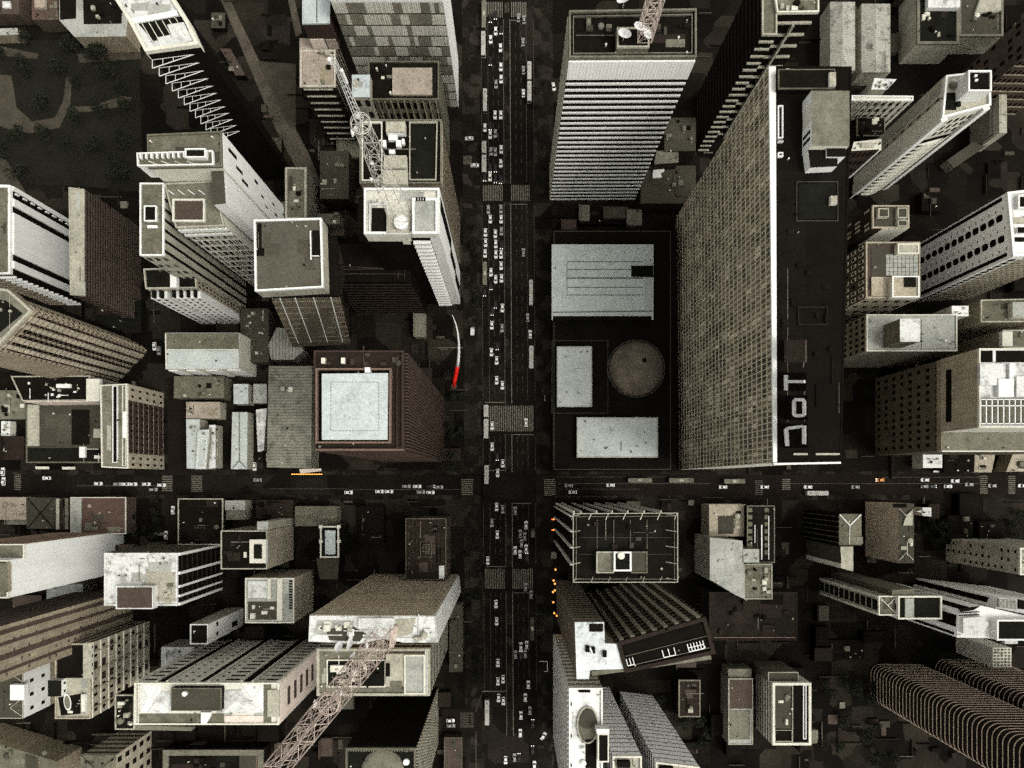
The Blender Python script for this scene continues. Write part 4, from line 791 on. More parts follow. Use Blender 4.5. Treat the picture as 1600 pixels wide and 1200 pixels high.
MB().bar(P(1312, 804, b.z + .4), P(1328, 821, b.z + 1.6), .28).bar(P(1345, 804, b.z + .4), P(1328, 821, b.z + 1.6), .28).bar(P(1328, 821, b.z + 1.6), P(1327, 850, b.z + 1.6), .12).build('hip_ridge', WHITE, b.thing)
m = MB(); z = b.z + .14; A4 = [P(1311, 803, z), P(1346, 803, z), P(1346, 852, z), P(1311, 852, z)]; r1, r2 = P(1328, 821, z + 1.4), P(1327, 850, z + 1.4)
m.face([A4[0], A4[1], r1]).face([A4[1], A4[2], r2, r1]).face([A4[3], A4[0], r1, r2]).face([A4[2], A4[3], r2]).build('hipped_roof', OLIVE, b.thing)
b.fins(3, 6, .10, OLIVE, .4, name='rib'); b.pent([(1313, 854), (1333, 854), (1333, 893), (1315, 888)], -1, DKOL, LIGHT, name='pale_annex', z0=0).strips(3, [(.78, 1)], OFFW, .2, (0, 1), 'pale_edge'); b.pent(R(1334, 839, 1348, 850), .9, OLIVE, MIDG, name='roof_room'); b.grid(3, 5, 7, .3, .4, DARKG, .2)
b = B('blank_wall_block', 'block with a plain beige left wall and a small hipped dark roof', R(1404, 787, 1428, 880), K(.914), mat('warm_beige_wall', (.58, .49, .37), streak=.2), DKOL, cat=T)
MB().bar(P(1405, 795, b.z + .5), P(1416, 806, b.z + 1.4), .22).bar(P(1427, 796, b.z + .5), P(1416, 806, b.z + 1.4), .22).bar(P(1405, 875, b.z + .5), P(1416, 864, b.z + 1.4), .22).bar(P(1427, 875, b.z + .5), P(1416, 864, b.z + 1.4), .22).build('hip_ridge', LIGHT, b.thing); b.pent([(1416, 806), (1426, 797), (1426, 821), (1411, 821)], .8, LIGHT, LIGHT); b.deck(R(1395, 787, 1416, 793), BLACK, .4, 'roof_slot'); b.clutter((1405, 840, 1424, 862), 4, 111, [LIGHT, OFFW])
o = B('white_gable_hut', 'tiny bright white roof with a pointed left end, right of the beige blank wall', [(1432, 799), (1441, 797), (1441, 793), (1455, 793), (1455, 807), (1442, 806), (1440, 801)], 7, OFFW, WHITE, cat=HB)
b = B('grey_window_slab', 'grey slab wall with a few small dark windows, at the right edge', R(1592, 856, 1700, 898), K(.856), LIGHT, LIGHT, par=(.8, .6, OFFW), cat=T); b.grid(3, 3, 12, .35, .3, DARK, .1, skip=.45, seed=3); b.strips(0, [(0, 1)], LIGHT, .15, (0, 1), 'rear_wall'); b.grid(0, 5, 8, .4, .4)
b = B('hip_corner_tower', 'slender white tower with an X-braced roof end and a glazed left wall', R(1372, 931, 1402, 961), K(.842), LIGHT, OLIVE, par=(.6, .4, OFFW), cat=T)
for q, r in (((1373, 932), (1401, 960)), ((1401, 932), (1387, 946))): MB().bar(P(*q, b.z + .5), P(*r, b.z + .7), .16).build('hip_ridge', OFFW, b.thing)
b.grid(3, 1, 11, .72, .8, DARKG, .1, u=(.12, .88)); b.strips(3, [(0, .12), (.88, 1)], OFFW, .4, (0, 1), 'edge_frame'); b.floors(0, 11, .3, OLIVE, .1)
p = b.pent(R(1402, 931, 1470, 967), 1.6, WHITE, DARKG, par=(.8, .6, OFFW), name='main_roof', z0=0); p.floors(0, 14, .4, OLIVE, .15); p.strips(3, [(.35, .6)], BLACK, .1, (.965, .985), 'wall_slot'); b.pent(R(1414, 935, 1428, 966), 1.8, OFFW, LROOF, name='stair_house', z0=b.z + 1.7); b.clutter((1432, 940, 1460, 962), 1, 112)
b.pent([(1394, 922), (1428, 920), (1428, 930), (1394, 930)], .6, OLIVE, OLIVE, name='rear_roof', z0=0)
b = B('white_strip_tower', 'bright white modern tower cut by long black window strips, at the right edge', [(1497, 956), (1532, 946), (1700, 985), (1700, 1008), (1540, 997), (1495, 996)], K(.82), BRIGHT, WHITE, cat=T)
b.strips(5, [(.48, .56)], BLACK, .2, (0, .80), 'window_strip').strips(5, [(.07, .17)], BLACK, .2, (.15, .97), 'window_strip').strips(5, [(.40, .86)], BLACK, .2, (.80, .985), 'deep_window').strips(0, [(.25, .6)], BLACK, .2, (0, .97), 'window_strip').strips(1, [(.05, .09), (.13, .17)], LIGHT, .2, (0, 1), 'rib'); pass
b.pent([(1505, 966), (1535, 963), (1545, 976), (1532, 992), (1505, 990)], 2.0, WHITE, WHITED, name='roof_hood'); b.pent(R(1556, 968, 1640, 1000), 3, WHITE, DARKG, par=(.8, .6, WHITE), name='roof_court'); b.deck([(1497, 951), (1530, 947), (1520, 953), (1500, 956)], BLACK, .5, 'roof_slot'); b.pent(R(1570, 993, 1590, 1006), 1.5, OFFW, WHITED)
for y in (958, 962): MB().bar(P(1498, y, b.z + .8), P(1530, y - 2, b.z + .8), .25).build('roof_louver', BLACK, b.thing)
b = B('white_strip_tower', 'upper white wing running out at the right edge, behind the black-strip tower', [(1562, 934), (1700, 950), (1700, 978), (1555, 950)], K(.83), BRIGHT, WHITED, cat=T); b.strips(3, [(.2, .7)], BLACK, .2, (0, .9), 'window_strip'); b.pent([(1560, 936), (1588, 938), (1588, 952), (1560, 949)], .8, LIGHT, SHEETX); b.deck([(1590, 936), (1600, 938), (1600, 952), (1590, 951)], BLACK, .6, 'roof_slot')
b = B('pergola_block', 'small white grid roof above the bronze ribbed towers', R(1551, 1012, 1580, 1042), 26, OFFW, OFFW, cat=HB)
for i in range(5):
    for j in range(6): b.deck(R(1552.5 + i * 5.6, 1013.5 + j * 4.9, 1556 + i * 5.6, 1016.3 + j * 4.9), OLIVE, .1, 'roof_opening')
# bronze towers with rounded corners
def ribbed_tower(label, X0, Y0, X1, Y1, zt, rad):
    def ring(off):
        r = rad + off; pts = []
        for cx, cy, a0 in ((X0 + rad, Y1 - rad, 90), (X0 + rad, Y0 + rad, 180), (X1 - rad, Y0 + rad, 270), (X1 - rad, Y1 - rad, 0)):
            for k in range(7): a_ = R_(a0 + 15 * k); pts.append(Vector((cx + r * math.cos(a_), cy + r * math.sin(a_), 0)))
        return pts
    o = empty('ribbed_tower', ((X0 + X1) / 2, (Y0 + Y1) / 2, 0), label, T, 'bronze ribbed towers'); up = lambda pts, z: [p_ + Vector((0, 0, z)) for p_ in pts]
    c = ring(0); MB().hexa(up(c, 0), up(c, zt)).build('wall', BRONZE, o); MB().hexa(up(c, zt + .02), up(c, zt + .4)).build('roof', DKOL, o)
    n = int(zt / 2.75); e = ring(.16)
    for i in range(n):
        z = 1.5 + i * 2.75; MB().hexa(up(e, z), up(e, z + .30)).build('floor_ledge', RIB, o)
ribbed_tower('dark bronze tower with pale ribs wrapping its rounded corner, at the bottom right', 178, -109.5, 206, -90.8, 128, 4.2)
ribbed_tower('second bronze ribbed tower, half hidden behind the larger one at the right edge', 210, -111, 242, -88.5, 118, 4.2)

# ---------------------------------------------------------------- bottom-left quarter
B('flat_roof_shop', 'plain pinkish roof at the left end of the lower side of the cross street', R(-30, 777, 41, 812), 8, PINKD, PINKD, cat='shop').clutter((0, 783, 34, 806), 3, 120, [PINKD, LIGHT], .6, 1.3, .6)
b = B('flat_roof_shop', 'dark grey roof with crossing dark ridges beside the pinkish one', R(42, 778, 84, 826), 8, MIDG, DKOL, cat='shop')
for q, r in (((43, 779), (83, 825)), ((83, 779), (43, 825))): MB().bar(P(*q, 8.4), P(*r, 8.4), .2).build('hip_ridge', DARK, b.thing)
b = B('flat_roof_shop', 'narrow roof of brown and grey strips on the lower kerb', R(87, 778, 108, 828), 8, BROWN, BROWND, cat='shop'); b.deck(R(88, 779, 93, 827), LIGHT, .3, 'pale_strip'); b.deck(R(102, 779, 107, 827), MIDG, .3, 'pale_strip')
b = B('red_roof_shop', 'red-brown roof with a white strip on its left side, lower side of the cross street', R(111, 777, 197, 834), 9, BROWN, REDROOF, par=(.4, .3, OFFW), cat='shop'); b.deck(R(112, 778, 128, 832), LROOF, .5, 'white_strip'); b.clutter((140, 785, 190, 825), 6, 121, [REDROOF, BROWN, PINKD], .8, 2, .6)
b = B('rimmed_dark_shop', 'dark roof with a pale rim along the street, right of the small garden', R(279, 779, 349, 851), 11, DARK, DARK, par=(.7, .4, LIGHT), cat='shop'); b.clutter((285, 785, 342, 845), 10, 122, [DARK, BROWND, OLIVE])
b = B('flat_roof_shop', 'small light roof with a grey lower half, right of the pale-rimmed dark roof', R(350, 782, 383, 797), 9, LIGHT, LROOF, cat='shop'); b.pent(R(346, 797, 383, 812), -1, LIGHT, MIDG, name='lower_roof', z0=0)
b = B('flat_roof_shop', 'dim brown roof opposite the orange lit sign', R(400, 781, 458, 810), 7, BROWND, BROWND, cat='shop'); b.clutter((405, 785, 452, 806), 4, 123, [BROWN, DARK])
b = B('flat_roof_shop', 'plain grey-beige roof just left of the small white-framed roof', R(461, 791, 527, 822), 7, MIDG, OLIVE, cat='shop')
b = B('white_wall_tower', 'tower with a huge blank bright white wall facing right, at the left edge', [(-80, 875), (15, 875), (15, 934), (-80, 934)], K(.775), WHITE, MIDG, par=(1, .5, OFFW), cat=T)
lo = b.pent([(-80, 851), (39, 850), (39, 873.5), (-80, 873.5)], -7.6, WHITE, MIDG, par=(.6, .4, OFFW), name='lower_part', z0=0); lo.strips(0, [(0, 1)], mat('rust_plaster', (.26, .185, .13), var=.25, streak=.2), .15, (0, 1), 'rear_wall'); lo.grid(0, 10, 18, .4, .3, BROWN, .2, u=(.4, 1)); b.pent(R(-40, 880, 12, 925), 2, TAN, OLIVE)
b = B('stained_roof_block', 'dirty white roof with a brown rooftop room, its right wall dark between white fins', R(164, 864, 278, 946), K(.872), BLACK, WHITED, par=(.6, .8, WHITED), cat=T)
b.strips(1, [(.0, .05), (.36, .41), (.62, .66), (.80, .84), (.95, 1)], WHITE, 1.0, (0, 1), 'fin'); b.fins(0, 16, .3, OLIVE, .4, name='rib'); p = b.pent(R(182, 916, 240, 951), 3.5, WHITE, BROWN, par=(.5, .4, WHITED), name='rooftop_room'); b.clutter((170, 870, 270, 912), 12, 125, [WHITED, LIGHT, LIGHT, MIDG], .5, 1.5, .8); b.clutter((246, 912, 272, 942), 5, 126, [LIGHT, OLIVE, OFFW]); b.deck(R(228, 894, 274, 940), LIGHT, .12, 'worn_patch'); b.floors(1, 9, .12, BROWND, .3, name='floor_edge')
B('corrugated_shed', 'small pale corrugated roof under the blank bright white wall', R(73, 912, 130, 950), 11, OLIVE, SHEET, cat=HB)
b = B('corner_roof_block', 'dark rimmed roof with a white lean-to, its pale right wall facing the avenue', R(346, 829, 418, 889), K(.893), BEIGE, DARK, par=(.7, .4, LIGHT), cat=T); b.pent(R(390, 843, 416, 880), 2, WHITE, OFFW, name='white_room'); b.deck(R(400, 850, 412, 872), DARKG, 2.5, 'roof_skylight'); b.pent(R(402, 815, 419, 828), 0.5, LIGHT, LROOF, name='rear_roof', z0=0); b.grid(0, 10, 8, .5, .4, BLACK, .1); b.clutter((352, 835, 385, 880), 6, 127, [DARK, BROWND, OFFW]); b.grid(2, 14, 3, .5, .4, LIGHT, .1, name='window_ledge')
b = B('beige_side_block', 'light roof with grey patches and a smooth beige right wall', R(384, 903, 460, 973), K(.912), BEIGE, LROOF, par=(.7, .5, OFFW), cat=T); b.deck(R(388, 940, 432, 968), DKOL, .3, 'stained_deck'); b.deck(R(388, 908, 418, 934), WHITED, .3, 'pale_deck'); b.pent(R(433, 904, 441, 970), 1.2, OFFW, OFFW, name='roof_wall'); b.pent(R(418, 904, 423, 936), 1.2, OFFW, OFFW, name='roof_wall'); b.clutter((392, 945, 428, 965), 5, 128)
for i in range(11): b.deck(R(452, 907 + i * 4.2, 459, 909 + i * 4.2), DARKG, .5, 'roof_vent')
b = B('white_framed_block', 'little roof with a decorated white frame and a bright panel inside', R(501, 822, 530, 871), 20, DARKG, DARKG, par=(.9, .6, OFFW), cat=HB); b.pent(R(508, 829, 524, 866), .9, LIGHT, BLUEW, name='bright_panel')
for x, y in ((501, 823), (529, 823), (501, 846), (529, 846)): b.pent(R(x - 2.5, y - 2.5, x + 2.5, y + 2.5), 1.6, OFFW, OFFW, name='corner_post')
b.floors(0, 5, .3, OLIVE); b.pent([(494, 872), (530, 872), (528, 905), (500, 905)], -8, DARKG, DKOL, z0=0, name='front_roof')
b = B('dark_outlined_block', 'dim red-brown roof drawn with thin pale outlines, beside the avenue', R(634, 810, 697, 906), 24, BROWND, BROWND, par=(.4, .25, OLIVE), cat=T); b.rim(R(645, 811, 686, 905), .4, .2, BROWN); b.rim(R(657, 846, 675, 870), .8, .2, OLIVE); b.rim(R(661, 850, 671, 862), 1, .2, MIDG); b.clutter((637, 815, 643, 900), 9, 129, [BROWN, DKOL], .6, 1.4, .6); b.clutter((650, 815, 682, 900), 12, 130, [BROWN, DKOL, REDB], .8, 2, .8); b.pent(R(686, 884, 694, 904), 1.5, OFFW, WHITED, name='white_tank'); b.floors(0, 6, .4, BROWN); b.floors(1, 6, .4, BROWN)

b = B('mast_block', 'broad tower with a tan dotted wall and a torn-looking white roof', [(484, 962), (678, 963), (682, 1004), (630, 1004), (600, 998), (560, 1006), (482, 1002)], K(.69), TANL, WHITED, cat=T)
b.floors(0, 22, .28, TAN, .12, name='window_band'); b.fins(0, 60, .30, TANL, .2, name='pier'); b.strips(0, [(0, 1)], BEIGE, .3, (.965, 1), 'cornice'); b.strips(1, [(0, 1)], OFFW, .2, (0, 1), 'side_wall'); b.fins(1, 22, .45, WHITE, .5, name='rib')
b.deck([(510, 985), (545, 975), (572, 990), (562, 1002), (515, 1000)], DKOL, .25, 'stained_deck'); b.deck([(618, 968), (650, 966), (644, 990), (622, 996)], LIGHT, .25, 'worn_patch'); b.pent(R(560, 966, 615, 982), 1.5, OFFW, WHITED, name='machine_house'); b.clutter((500, 970, 560, 998), 14, 131, [LIGHT, OFFW, DKOL, WHITE]); b.clutter((640, 970, 675, 998), 6, 132, [WHITED, LIGHT]); b.pent([(612, 975), (622, 980), (615, 1012), (608, 1012)], 1, RUST, RUST, name='cable_tray')
mb_ = b
b = B('green_roof_block', 'grey-green lower roof with white kerbs and sunken wells, in front of the mast tower', R(496, 1013, 672, 1086), K(.765), LIGHT, MIDG, par=(.9, .9, LIGHT), cat=T)
b.deck(R(512, 1032, 602, 1072), DARKG, .12, 'sunken_roof'); b.rim(R(511, 1030, 603, 1073), .8, .4, OFFW); b.pent(R(603, 1022, 632, 1072), 2.2, OFFW, LIGHT, name='roof_house'); b.pent(R(632, 1023, 664, 1084), 2.4, OFFW, LROOF, par=(.6, .5, OFFW), name='roof_house'); b.deck(R(605, 1034, 611, 1054), BLACK, 2.7, 'roof_slot'); b.deck(R(612, 1062, 630, 1072), OLIVE, 2.6); b.clutter((515, 1035, 596, 1068), 14, 133, [OFFW, LIGHT, MIDG, DARK]); b.pent(R(516, 1040, 540, 1050), 1.5, WHITE, OFFW, name='roof_step')
for i in range(3): b.pent(R(664 + i * 2.5, 1016, 665.2 + i * 2.5, 1084), 1.0 - i * .2, WHITE, WHITE, name='edge_kerb')
b.floors(1, 14, .4, DARKG); b.floors(0, 14, .4, DARKG)

b = B('wide_white_tower', 'wide white-roofed tower with a dark central block and a pinkish right wall with tall slots', R(212, 1066, 437, 1131), K(.79), OFFW, OFFW, par=(1.0, .5, OFFW), cat=T)
for u0, u1 in ((.035, .125), (.60, .70), (.885, .975)): b.floors(0, 13, .30, DARKG, .12, (u0, u1), name='window')
b.strips(0, [(.155, .205), (.44, .475), (.745, .80)], DARK, .15, (0, .99), 'recess_shade_strip'); b.strips(0, [(.0, .02), (.136, .15), (.21, .225), (.73, .742), (.805, .82), (.98, 1), (.50, .515)], OFFW, .6, (0, 1), 'pier')  # recess shade painted as dark strips on the flat wall
b.grid(0, 2, 13, .22, .22, DARK, .14, u=(.24, .42)); b.grid(0, 1, 13, .3, .2, DARK, .14, u=(.52, .58)); b.floors(0, 13, .22, MIDG, .1, (.835, .875), name='window')
b.strips(1, [(0, 1)], PINK, .15, (0, 1), 'side_wall'); b.emit([(1, .28 - .0 * i, .74, .14 + .115 * i, .185 + .115 * i) for i in range(7)], 'slot_window', BROWN, .25)
def hip(rect, dz, m, rid):
    x0, y0, x1, y1 = rect; z = b.z + .2; c = (y0 + y1) / 2; g = MB(); l, r_ = P(x0 + rid, c, z + dz), P(x1 - rid, c, z + dz); q = [P(x, y, z) for x, y in R(*rect)]
    g.face([q[0], q[1], r_, l]).face([q[2], q[3], l, r_]).face([q[3], q[0], l]).face([q[1], q[2], r_]).build('hipped_roof', m, b.thing)
    g = MB(); g.bar(l, r_, .12); [g.bar(p_, e, .12) for p_, e in ((q[0], l), (q[3], l), (q[1], r_), (q[2], r_))]; g.build('roof_ridge', OFFW, b.thing)
hip((219, 1068, 251, 1113), 1.4, WHITE, 12); hip((230, 1080, 268, 1114), 1.6, WHITED, 14); hip((347, 1080, 412, 1114), 1.8, WHITED, 20); hip((377, 1068, 412, 1112), 1.6, WHITE, 14)
b.pent(R(268, 1075, 346, 1110), 3, DARKG, DKOL, par=(.4, .3, OLIVE), name='central_block'); b.deck([(218, 1115), (350, 1115), (350, 1129), (218, 1129)], OLIVE, .2, 'terrace'); b.rim(R(214, 1067, 218, 1129), .8, .2, OFFW); b.deck(R(352, 1118, 412, 1129), PINK, .3, 'terrace'); b.pent([(314, 1113), (330, 1113), (330, 1118), (322, 1131), (314, 1131)], 1, WHITE, WHITE, name='roof_kerb_block')
q = P(290, 1083, b.z + 3.3); MB().tube([q, q + Vector((0, 0, 1.2)), q + Vector((0, 0, 1.5))], [1.0, 1.0, .4], 10).build('water_tank', WHITE, b.thing)
b.deck(R(412, 1068, 424, 1128), OLIVE, .25, 'stained_deck'); b.pent(R(418, 1078, 436, 1120), 1.0, LIGHT, LIGHT, name='roof_wall'); b.clutter((275, 1080, 340, 1106), 1, 134)
b = B('railed_terrace_block', 'dark terrace roof with small white machines left of the wide white-roofed tower', R(181, 1085, 211, 1139), K(.82), DARK, DARKG, par=(.7, .4, LIGHT), cat=HB); b.clutter((185, 1090, 207, 1132), 8, 135, [OFFW, LIGHT, MIDG]); b.pent([(184, 1132), (300, 1136), (300, 1142), (182, 1140)], -.5, MIDG, MIDG, name='edge_walk', z0=b.z - 3)
b = B('pool_roof_block', 'apartment block with a dark roof, an oval pool and a beige gridded right wall', R(88, 1005, 143, 1122), K(.862), BEIGE, LIGHT, par=(.9, .5, BEIGE), cat=T)
b.deck(R(90, 1008, 131, 1059), DARK, .3, 'dark_deck'); p = b.pent(R(130, 1005, 142, 1060), 2, OFFW, LIGHT, name='stair_house'); p.grid(1, 4, 1, .3, .4); b.pent(R(75, 1063, 96, 1088), 3.4, WHITE, DARKG, name='rooftop_room', z0=0).grid(1, 2, 12, .3, .3); b.deck([(91, 1090), (126, 1084), (126, 1115), (96, 1118)], DARK, .2); m = MB()
pts = [P(105.5 + 5.5 * math.cos(a_) + 1.5 * math.sin(a_), 1097 + 13 * math.sin(a_), b.z + .5) for a_ in [2 * math.pi * i / 20 for i in range(20)]]; m.hexa([q - Vector((0, 0, .2)) for q in pts], [q + Vector((0, 0, .2)) for q in pts]).build('pool_rim', WHITE, b.thing)
cc_ = sum(pts, Vector()) / 20; MB().face([cc_ + (q - cc_) * .82 + Vector((0, 0, .21)) for q in pts]).build('pool_water', MIDG, b.thing); b.pent(R(127, 1085, 133, 1112), 1.2, WHITE, OFFW, name='roof_wall'); b.clutter((110, 1090, 124, 1112), 3, 136)
b.grid(1, 9, 8, .34, .34, DARK, .12, u=(.03, .97), skip=.25, seed=4); b.grid(1, 5, 8, .5, .42, BROWND, .14, u=(.03, .97), skip=.6, seed=8, name='balcony_opening'); b.floors(1, 8, .10, OFFW, .3, name='floor_band', lift=.85); b.fins(1, 4, .08, TAN, .25, name='pier'); b.fins(0, 5, .3, BROWN, .2, name='recess_strip'); b.grid(1, 9, 8, .2, .2, BROWN, .16, name='blind', skip=.6)
b = B('hip_roof_apartments', 'apartment block with two X-ridged dark roofs and a white right wall, at the left edge', R(-60, 1035, 37, 1122), K(.925), OFFW, DKOL, par=(.5, .3, LIGHT), cat=T)
for q, r in (((16, 1052), (36, 1036)), ((16, 1052), (36, 1066)), ((16, 1106), (36, 1090)), ((16, 1106), (36, 1120))): MB().bar(P(*q, b.z + 1.2), P(*r, b.z + .4), .2).build('hip_ridge', LIGHT, b.thing)
b.pent(R(16, 1070, 38, 1094), 2.6, WHITE, WHITE, name='stair_house'); b.strips(1, [(0, 1)], WHITE, .15, (.3, 1), 'white_wall').strips(1, [(0, 1)], TAN, .1, (0, .3), 'lower_wall'); b.grid(1, 4, 2, .25, .3, DARK, .22, v=(.35, .95)); b.pent(R(-40, 1015, 40, 1032), .5, OLIVE, LIGHT, name='rear_roof', z0=0)
b = B('tan_banded_tower', 'tan wall banded by long dark strips, at the left edge below the blank white wall', [(-120, 985), (-22, 985), (-22, 1075), (-120, 1075)], K(.72), TAN, OLIVE, cat=T); b.strips(1, [(.08, .16), (.3, .36), (.52, .62), (.8, .86)], BROWN, .15, (0, 1), 'recess_strip'); b.strips(0, [(0, 1)], BROWN, .1, (0, 1), 'rear_wall'); b.grid(1, 5, 24, .25, .2, BROWN, .18, skip=.55)
b = B('white_side_house', 'dark small roof with a bright white right wall, behind the wide white-roofed tower', R(298, 975, 326, 1006), K(.885), WHITE, DARK, par=(.6, .4, WHITED), cat=T); b.emit([(1, .1, .3, .75, .8), (1, .6, .8, .75, .8), (1, .5, .8, .2, .36)], 'window', DARK, .1); b.strips(0, [(0, 1)], LIGHT, .1, (0, 1), 'rear_wall')
B('small_white_house', 'small dirty white roof left of the window-banded wall', R(252, 1011, 304, 1042), 16, LIGHT, WHITED, cat='house').clutter((258, 1016, 298, 1036), 3, 137, [LIGHT, MIDG], .5, 1, .5)
b = B('sunken_dark_hall', 'large dark roof inside a blurred pale rim, at the bottom edge', R(256, 1171, 412, 1260), 10, DARK, DARK, par=(.9, 2.6, MIDG), cat=HB); b.pent(R(374, 1176, 400, 1240), .5, OLIVE, DKOL); b.clutter((275, 1185, 365, 1240), 12, 138, [DARK, DKOL, BROWND]); b.deck(R(398, 1180, 402, 1230), COPPER, .3, 'rust_strip')
b = B('hip_roof_apartments', 'olive hip-roofed block with a windowed right wall, cut by the bottom edge', R(126, 1180, 181, 1260), K(.91), BEIGE, OLIVE, cat=T); b.grid(1, 4, 5, .4, .5, DARK, .12)
MB().bar(P(128, 1182, b.z + .4), P(153, 1205, b.z + 1.4), .15).bar(P(180, 1182, b.z + .4), P(153, 1205, b.z + 1.4), .15).build('hip_ridge', DARK, b.thing); b.floors(0, 6, .4, DKOL)
b = B('hip_roof_apartments', 'dim tan slope of roofs in the bottom left corner', [(-40, 1150), (90, 1190), (90, 1250), (-40, 1250)], 18, TAN, OLIVE, cat=T); b.pent([(40, 1180), (60, 1186), (60, 1230), (40, 1230)], .8, TAN, DKOL); b.clutter((-10, 1175, 80, 1230), 8, 139, [OLIVE, DKOL, TAN])
b = B('domed_roof_tower', 'dark tower with a round dome roof and a pale lattice right wall', R(541, 1168, 650, 1280), K(.775), BLACK, DARKG, par=(.9, .7, OLIVE), cat=T)
c = P(598, 1203, b.z + .14); m = MB(); rings = [[c + Vector((8.2 * math.cos(t) * math.cos(a_), 8.2 * math.cos(t) * math.sin(a_), 2.6 * math.sin(t))) for a_ in [2 * math.pi * i / 28 for i in range(28)]] for t in [math.pi / 2 * k / 6 for k in range(6)]]
for k in range(5):
    for i in range(28): m.face([rings[k][i], rings[k][(i + 1) % 28], rings[k + 1][(i + 1) % 28], rings[k + 1][i]])
m.face(rings[-1]).build('dome_shell', MIDG, b.thing)
q = P(635, 1190, b.z + .2); m = MB(); m.tube([q, q + Vector((0, 0, .9))], [1.3, 1.2], 10); m.build('water_tank', WHITE, b.thing)
for i in range(26): b.deck(R(544 + i * 4, 1169.5, 546 + i * 4, 1173), OLIVE, .9, 'parapet_post')
b.fins(1, 22, .3, LIGHT, .5, name='lattice_post'); b.floors(1, 22, .3, BEIGE, .4, name='lattice_rail'); 
B('kerb_shelter', 'low dim beige roof on the lower pavement left of the avenue', R(694, 1152, 722, 1230), 5, BROWN, BROWN, cat='shelter').rim(R(694, 1152, 722, 1230), .3, .3, OLIVE)
B('kerb_shelter', 'long faint grey strip roof beside the right wall of the mast tower', R(702, 945, 722, 1050), 8, OLIVE, DKOL, cat='shelter').clutter((706, 955, 718, 1040), 5, 140, [MIDG, OLIVE, DKOL])
# dim roofs filling the dark yards
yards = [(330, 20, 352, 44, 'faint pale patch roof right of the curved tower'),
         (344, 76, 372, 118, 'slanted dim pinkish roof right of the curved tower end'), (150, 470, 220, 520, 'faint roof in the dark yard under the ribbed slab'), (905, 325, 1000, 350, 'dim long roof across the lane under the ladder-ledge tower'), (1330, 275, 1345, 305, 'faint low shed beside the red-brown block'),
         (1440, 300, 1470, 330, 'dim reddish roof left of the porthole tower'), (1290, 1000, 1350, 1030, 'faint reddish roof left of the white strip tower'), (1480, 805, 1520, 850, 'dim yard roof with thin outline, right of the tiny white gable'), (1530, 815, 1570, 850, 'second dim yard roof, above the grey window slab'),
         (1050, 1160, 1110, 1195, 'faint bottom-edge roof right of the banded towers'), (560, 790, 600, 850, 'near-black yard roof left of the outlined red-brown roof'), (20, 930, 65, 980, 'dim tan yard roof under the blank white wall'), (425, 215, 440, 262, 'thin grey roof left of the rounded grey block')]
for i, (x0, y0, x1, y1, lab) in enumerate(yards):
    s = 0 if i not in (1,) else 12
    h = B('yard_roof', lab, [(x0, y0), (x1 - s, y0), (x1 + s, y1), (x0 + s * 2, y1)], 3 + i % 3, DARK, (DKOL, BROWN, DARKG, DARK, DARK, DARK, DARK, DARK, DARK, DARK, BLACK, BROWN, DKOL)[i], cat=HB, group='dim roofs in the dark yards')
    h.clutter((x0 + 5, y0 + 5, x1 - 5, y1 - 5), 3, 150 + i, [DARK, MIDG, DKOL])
# ================================================================ MASTS, DISHES AND OTHER TALL THINGS
def lattice(label, px, py, z0, z1, w0, w1, bays, m, rl=.22, rb=.10, rings=(), dishes=(), seed=0, group=None, tangle=0):
    c = P(px, py, z0); o = empty('lattice_mast', c, label, 'mast', group); c.z = 0; rnd = random.Random(seed)
    def cor(t): w = (w0 + (w1 - w0) * t) / 2; z = z0 + (z1 - z0) * t; return [c + Vector((sx * w, sy * w, z)) for sx, sy in ((-1, -1), (1, -1), (1, 1), (-1, 1))]
    a_, e = cor(0), cor(1)
    for i in range(4): MB().bar(a_[i], e[i], rl).build('mast_leg', m, o)
    br = MB(); hot = MB()
    for k in range(bays):
        q, r = cor(k / bays), cor((k + 1) / bays); 
        for i in range(4):
            j = (i + 1) % 4; br.bar(q[i], q[j], rb); br.bar(q[i], r[j], rb); br.bar(q[j], r[i], rb)
        br.bar(q[0], q[2], rb)
        for _ in range(tangle):               # ladders, cable trays and odd struts inside
            u1, u2 = (q[rnd.randrange(4)].lerp(q[rnd.randrange(4)], rnd.random()) for _ in (0, 1)); br.bar(u1, r[rnd.randrange(4)].lerp(r[rnd.randrange(4)], rnd.random()), rb * .8)
            br.bar(u2, u2 + Vector((rnd.uniform(-1.5, 1.5), rnd.uniform(-1.5, 1.5), rnd.uniform(-2, 2))), rb)
    br.build('cross_bracing', m, o)
    for t, rad in rings:
        z = z0 + (z1 - z0) * t; g = MB(); pts = [c + Vector((rad * math.cos(2 * math.pi * i / 20), rad * math.sin(2 * math.pi * i / 20), z)) for i in range(20)]
        for p_, q in zip(pts, pts[1:] + pts[:1]): g.bar(p_, q, .16); g.bar(p_ + Vector((0, 0, 1.1)), q + Vector((0, 0, 1.1)), .10)
        for i in range(0, 20, 2): g.bar(pts[i], c + Vector((0, 0, z)), .09)
        g.build('platform', m, o)
    for t, ang, rad in dishes:
        z = z0 + (z1 - z0) * t; w = (w0 + (w1 - w0) * t) / 2 + .8; d = Vector((math.cos(ang), math.sin(ang), 0)); p_ = c + d * w + Vector((0, 0, z))
        MB().tube([p_, p_ + d * .7], [rad * .5, rad], 14).build('dish', DISH, o)
    return o
o = lattice('tapered steel mast on the white striped-balcony tower, leaning over its roof', 628, 345, K(.72) + .5, 163, 6.6, 3.4, 9, MASTW, .12, .055, [(.98, 2.6)], [(.55, 3.6, .8), (.58, 2.4, .7), (.93, 3.3, 1.1), (.96, 2.0, .9), (.90, 2.6, .9)], 1, tangle=1)
c = P(628, 345, K(.72)); m = MB()
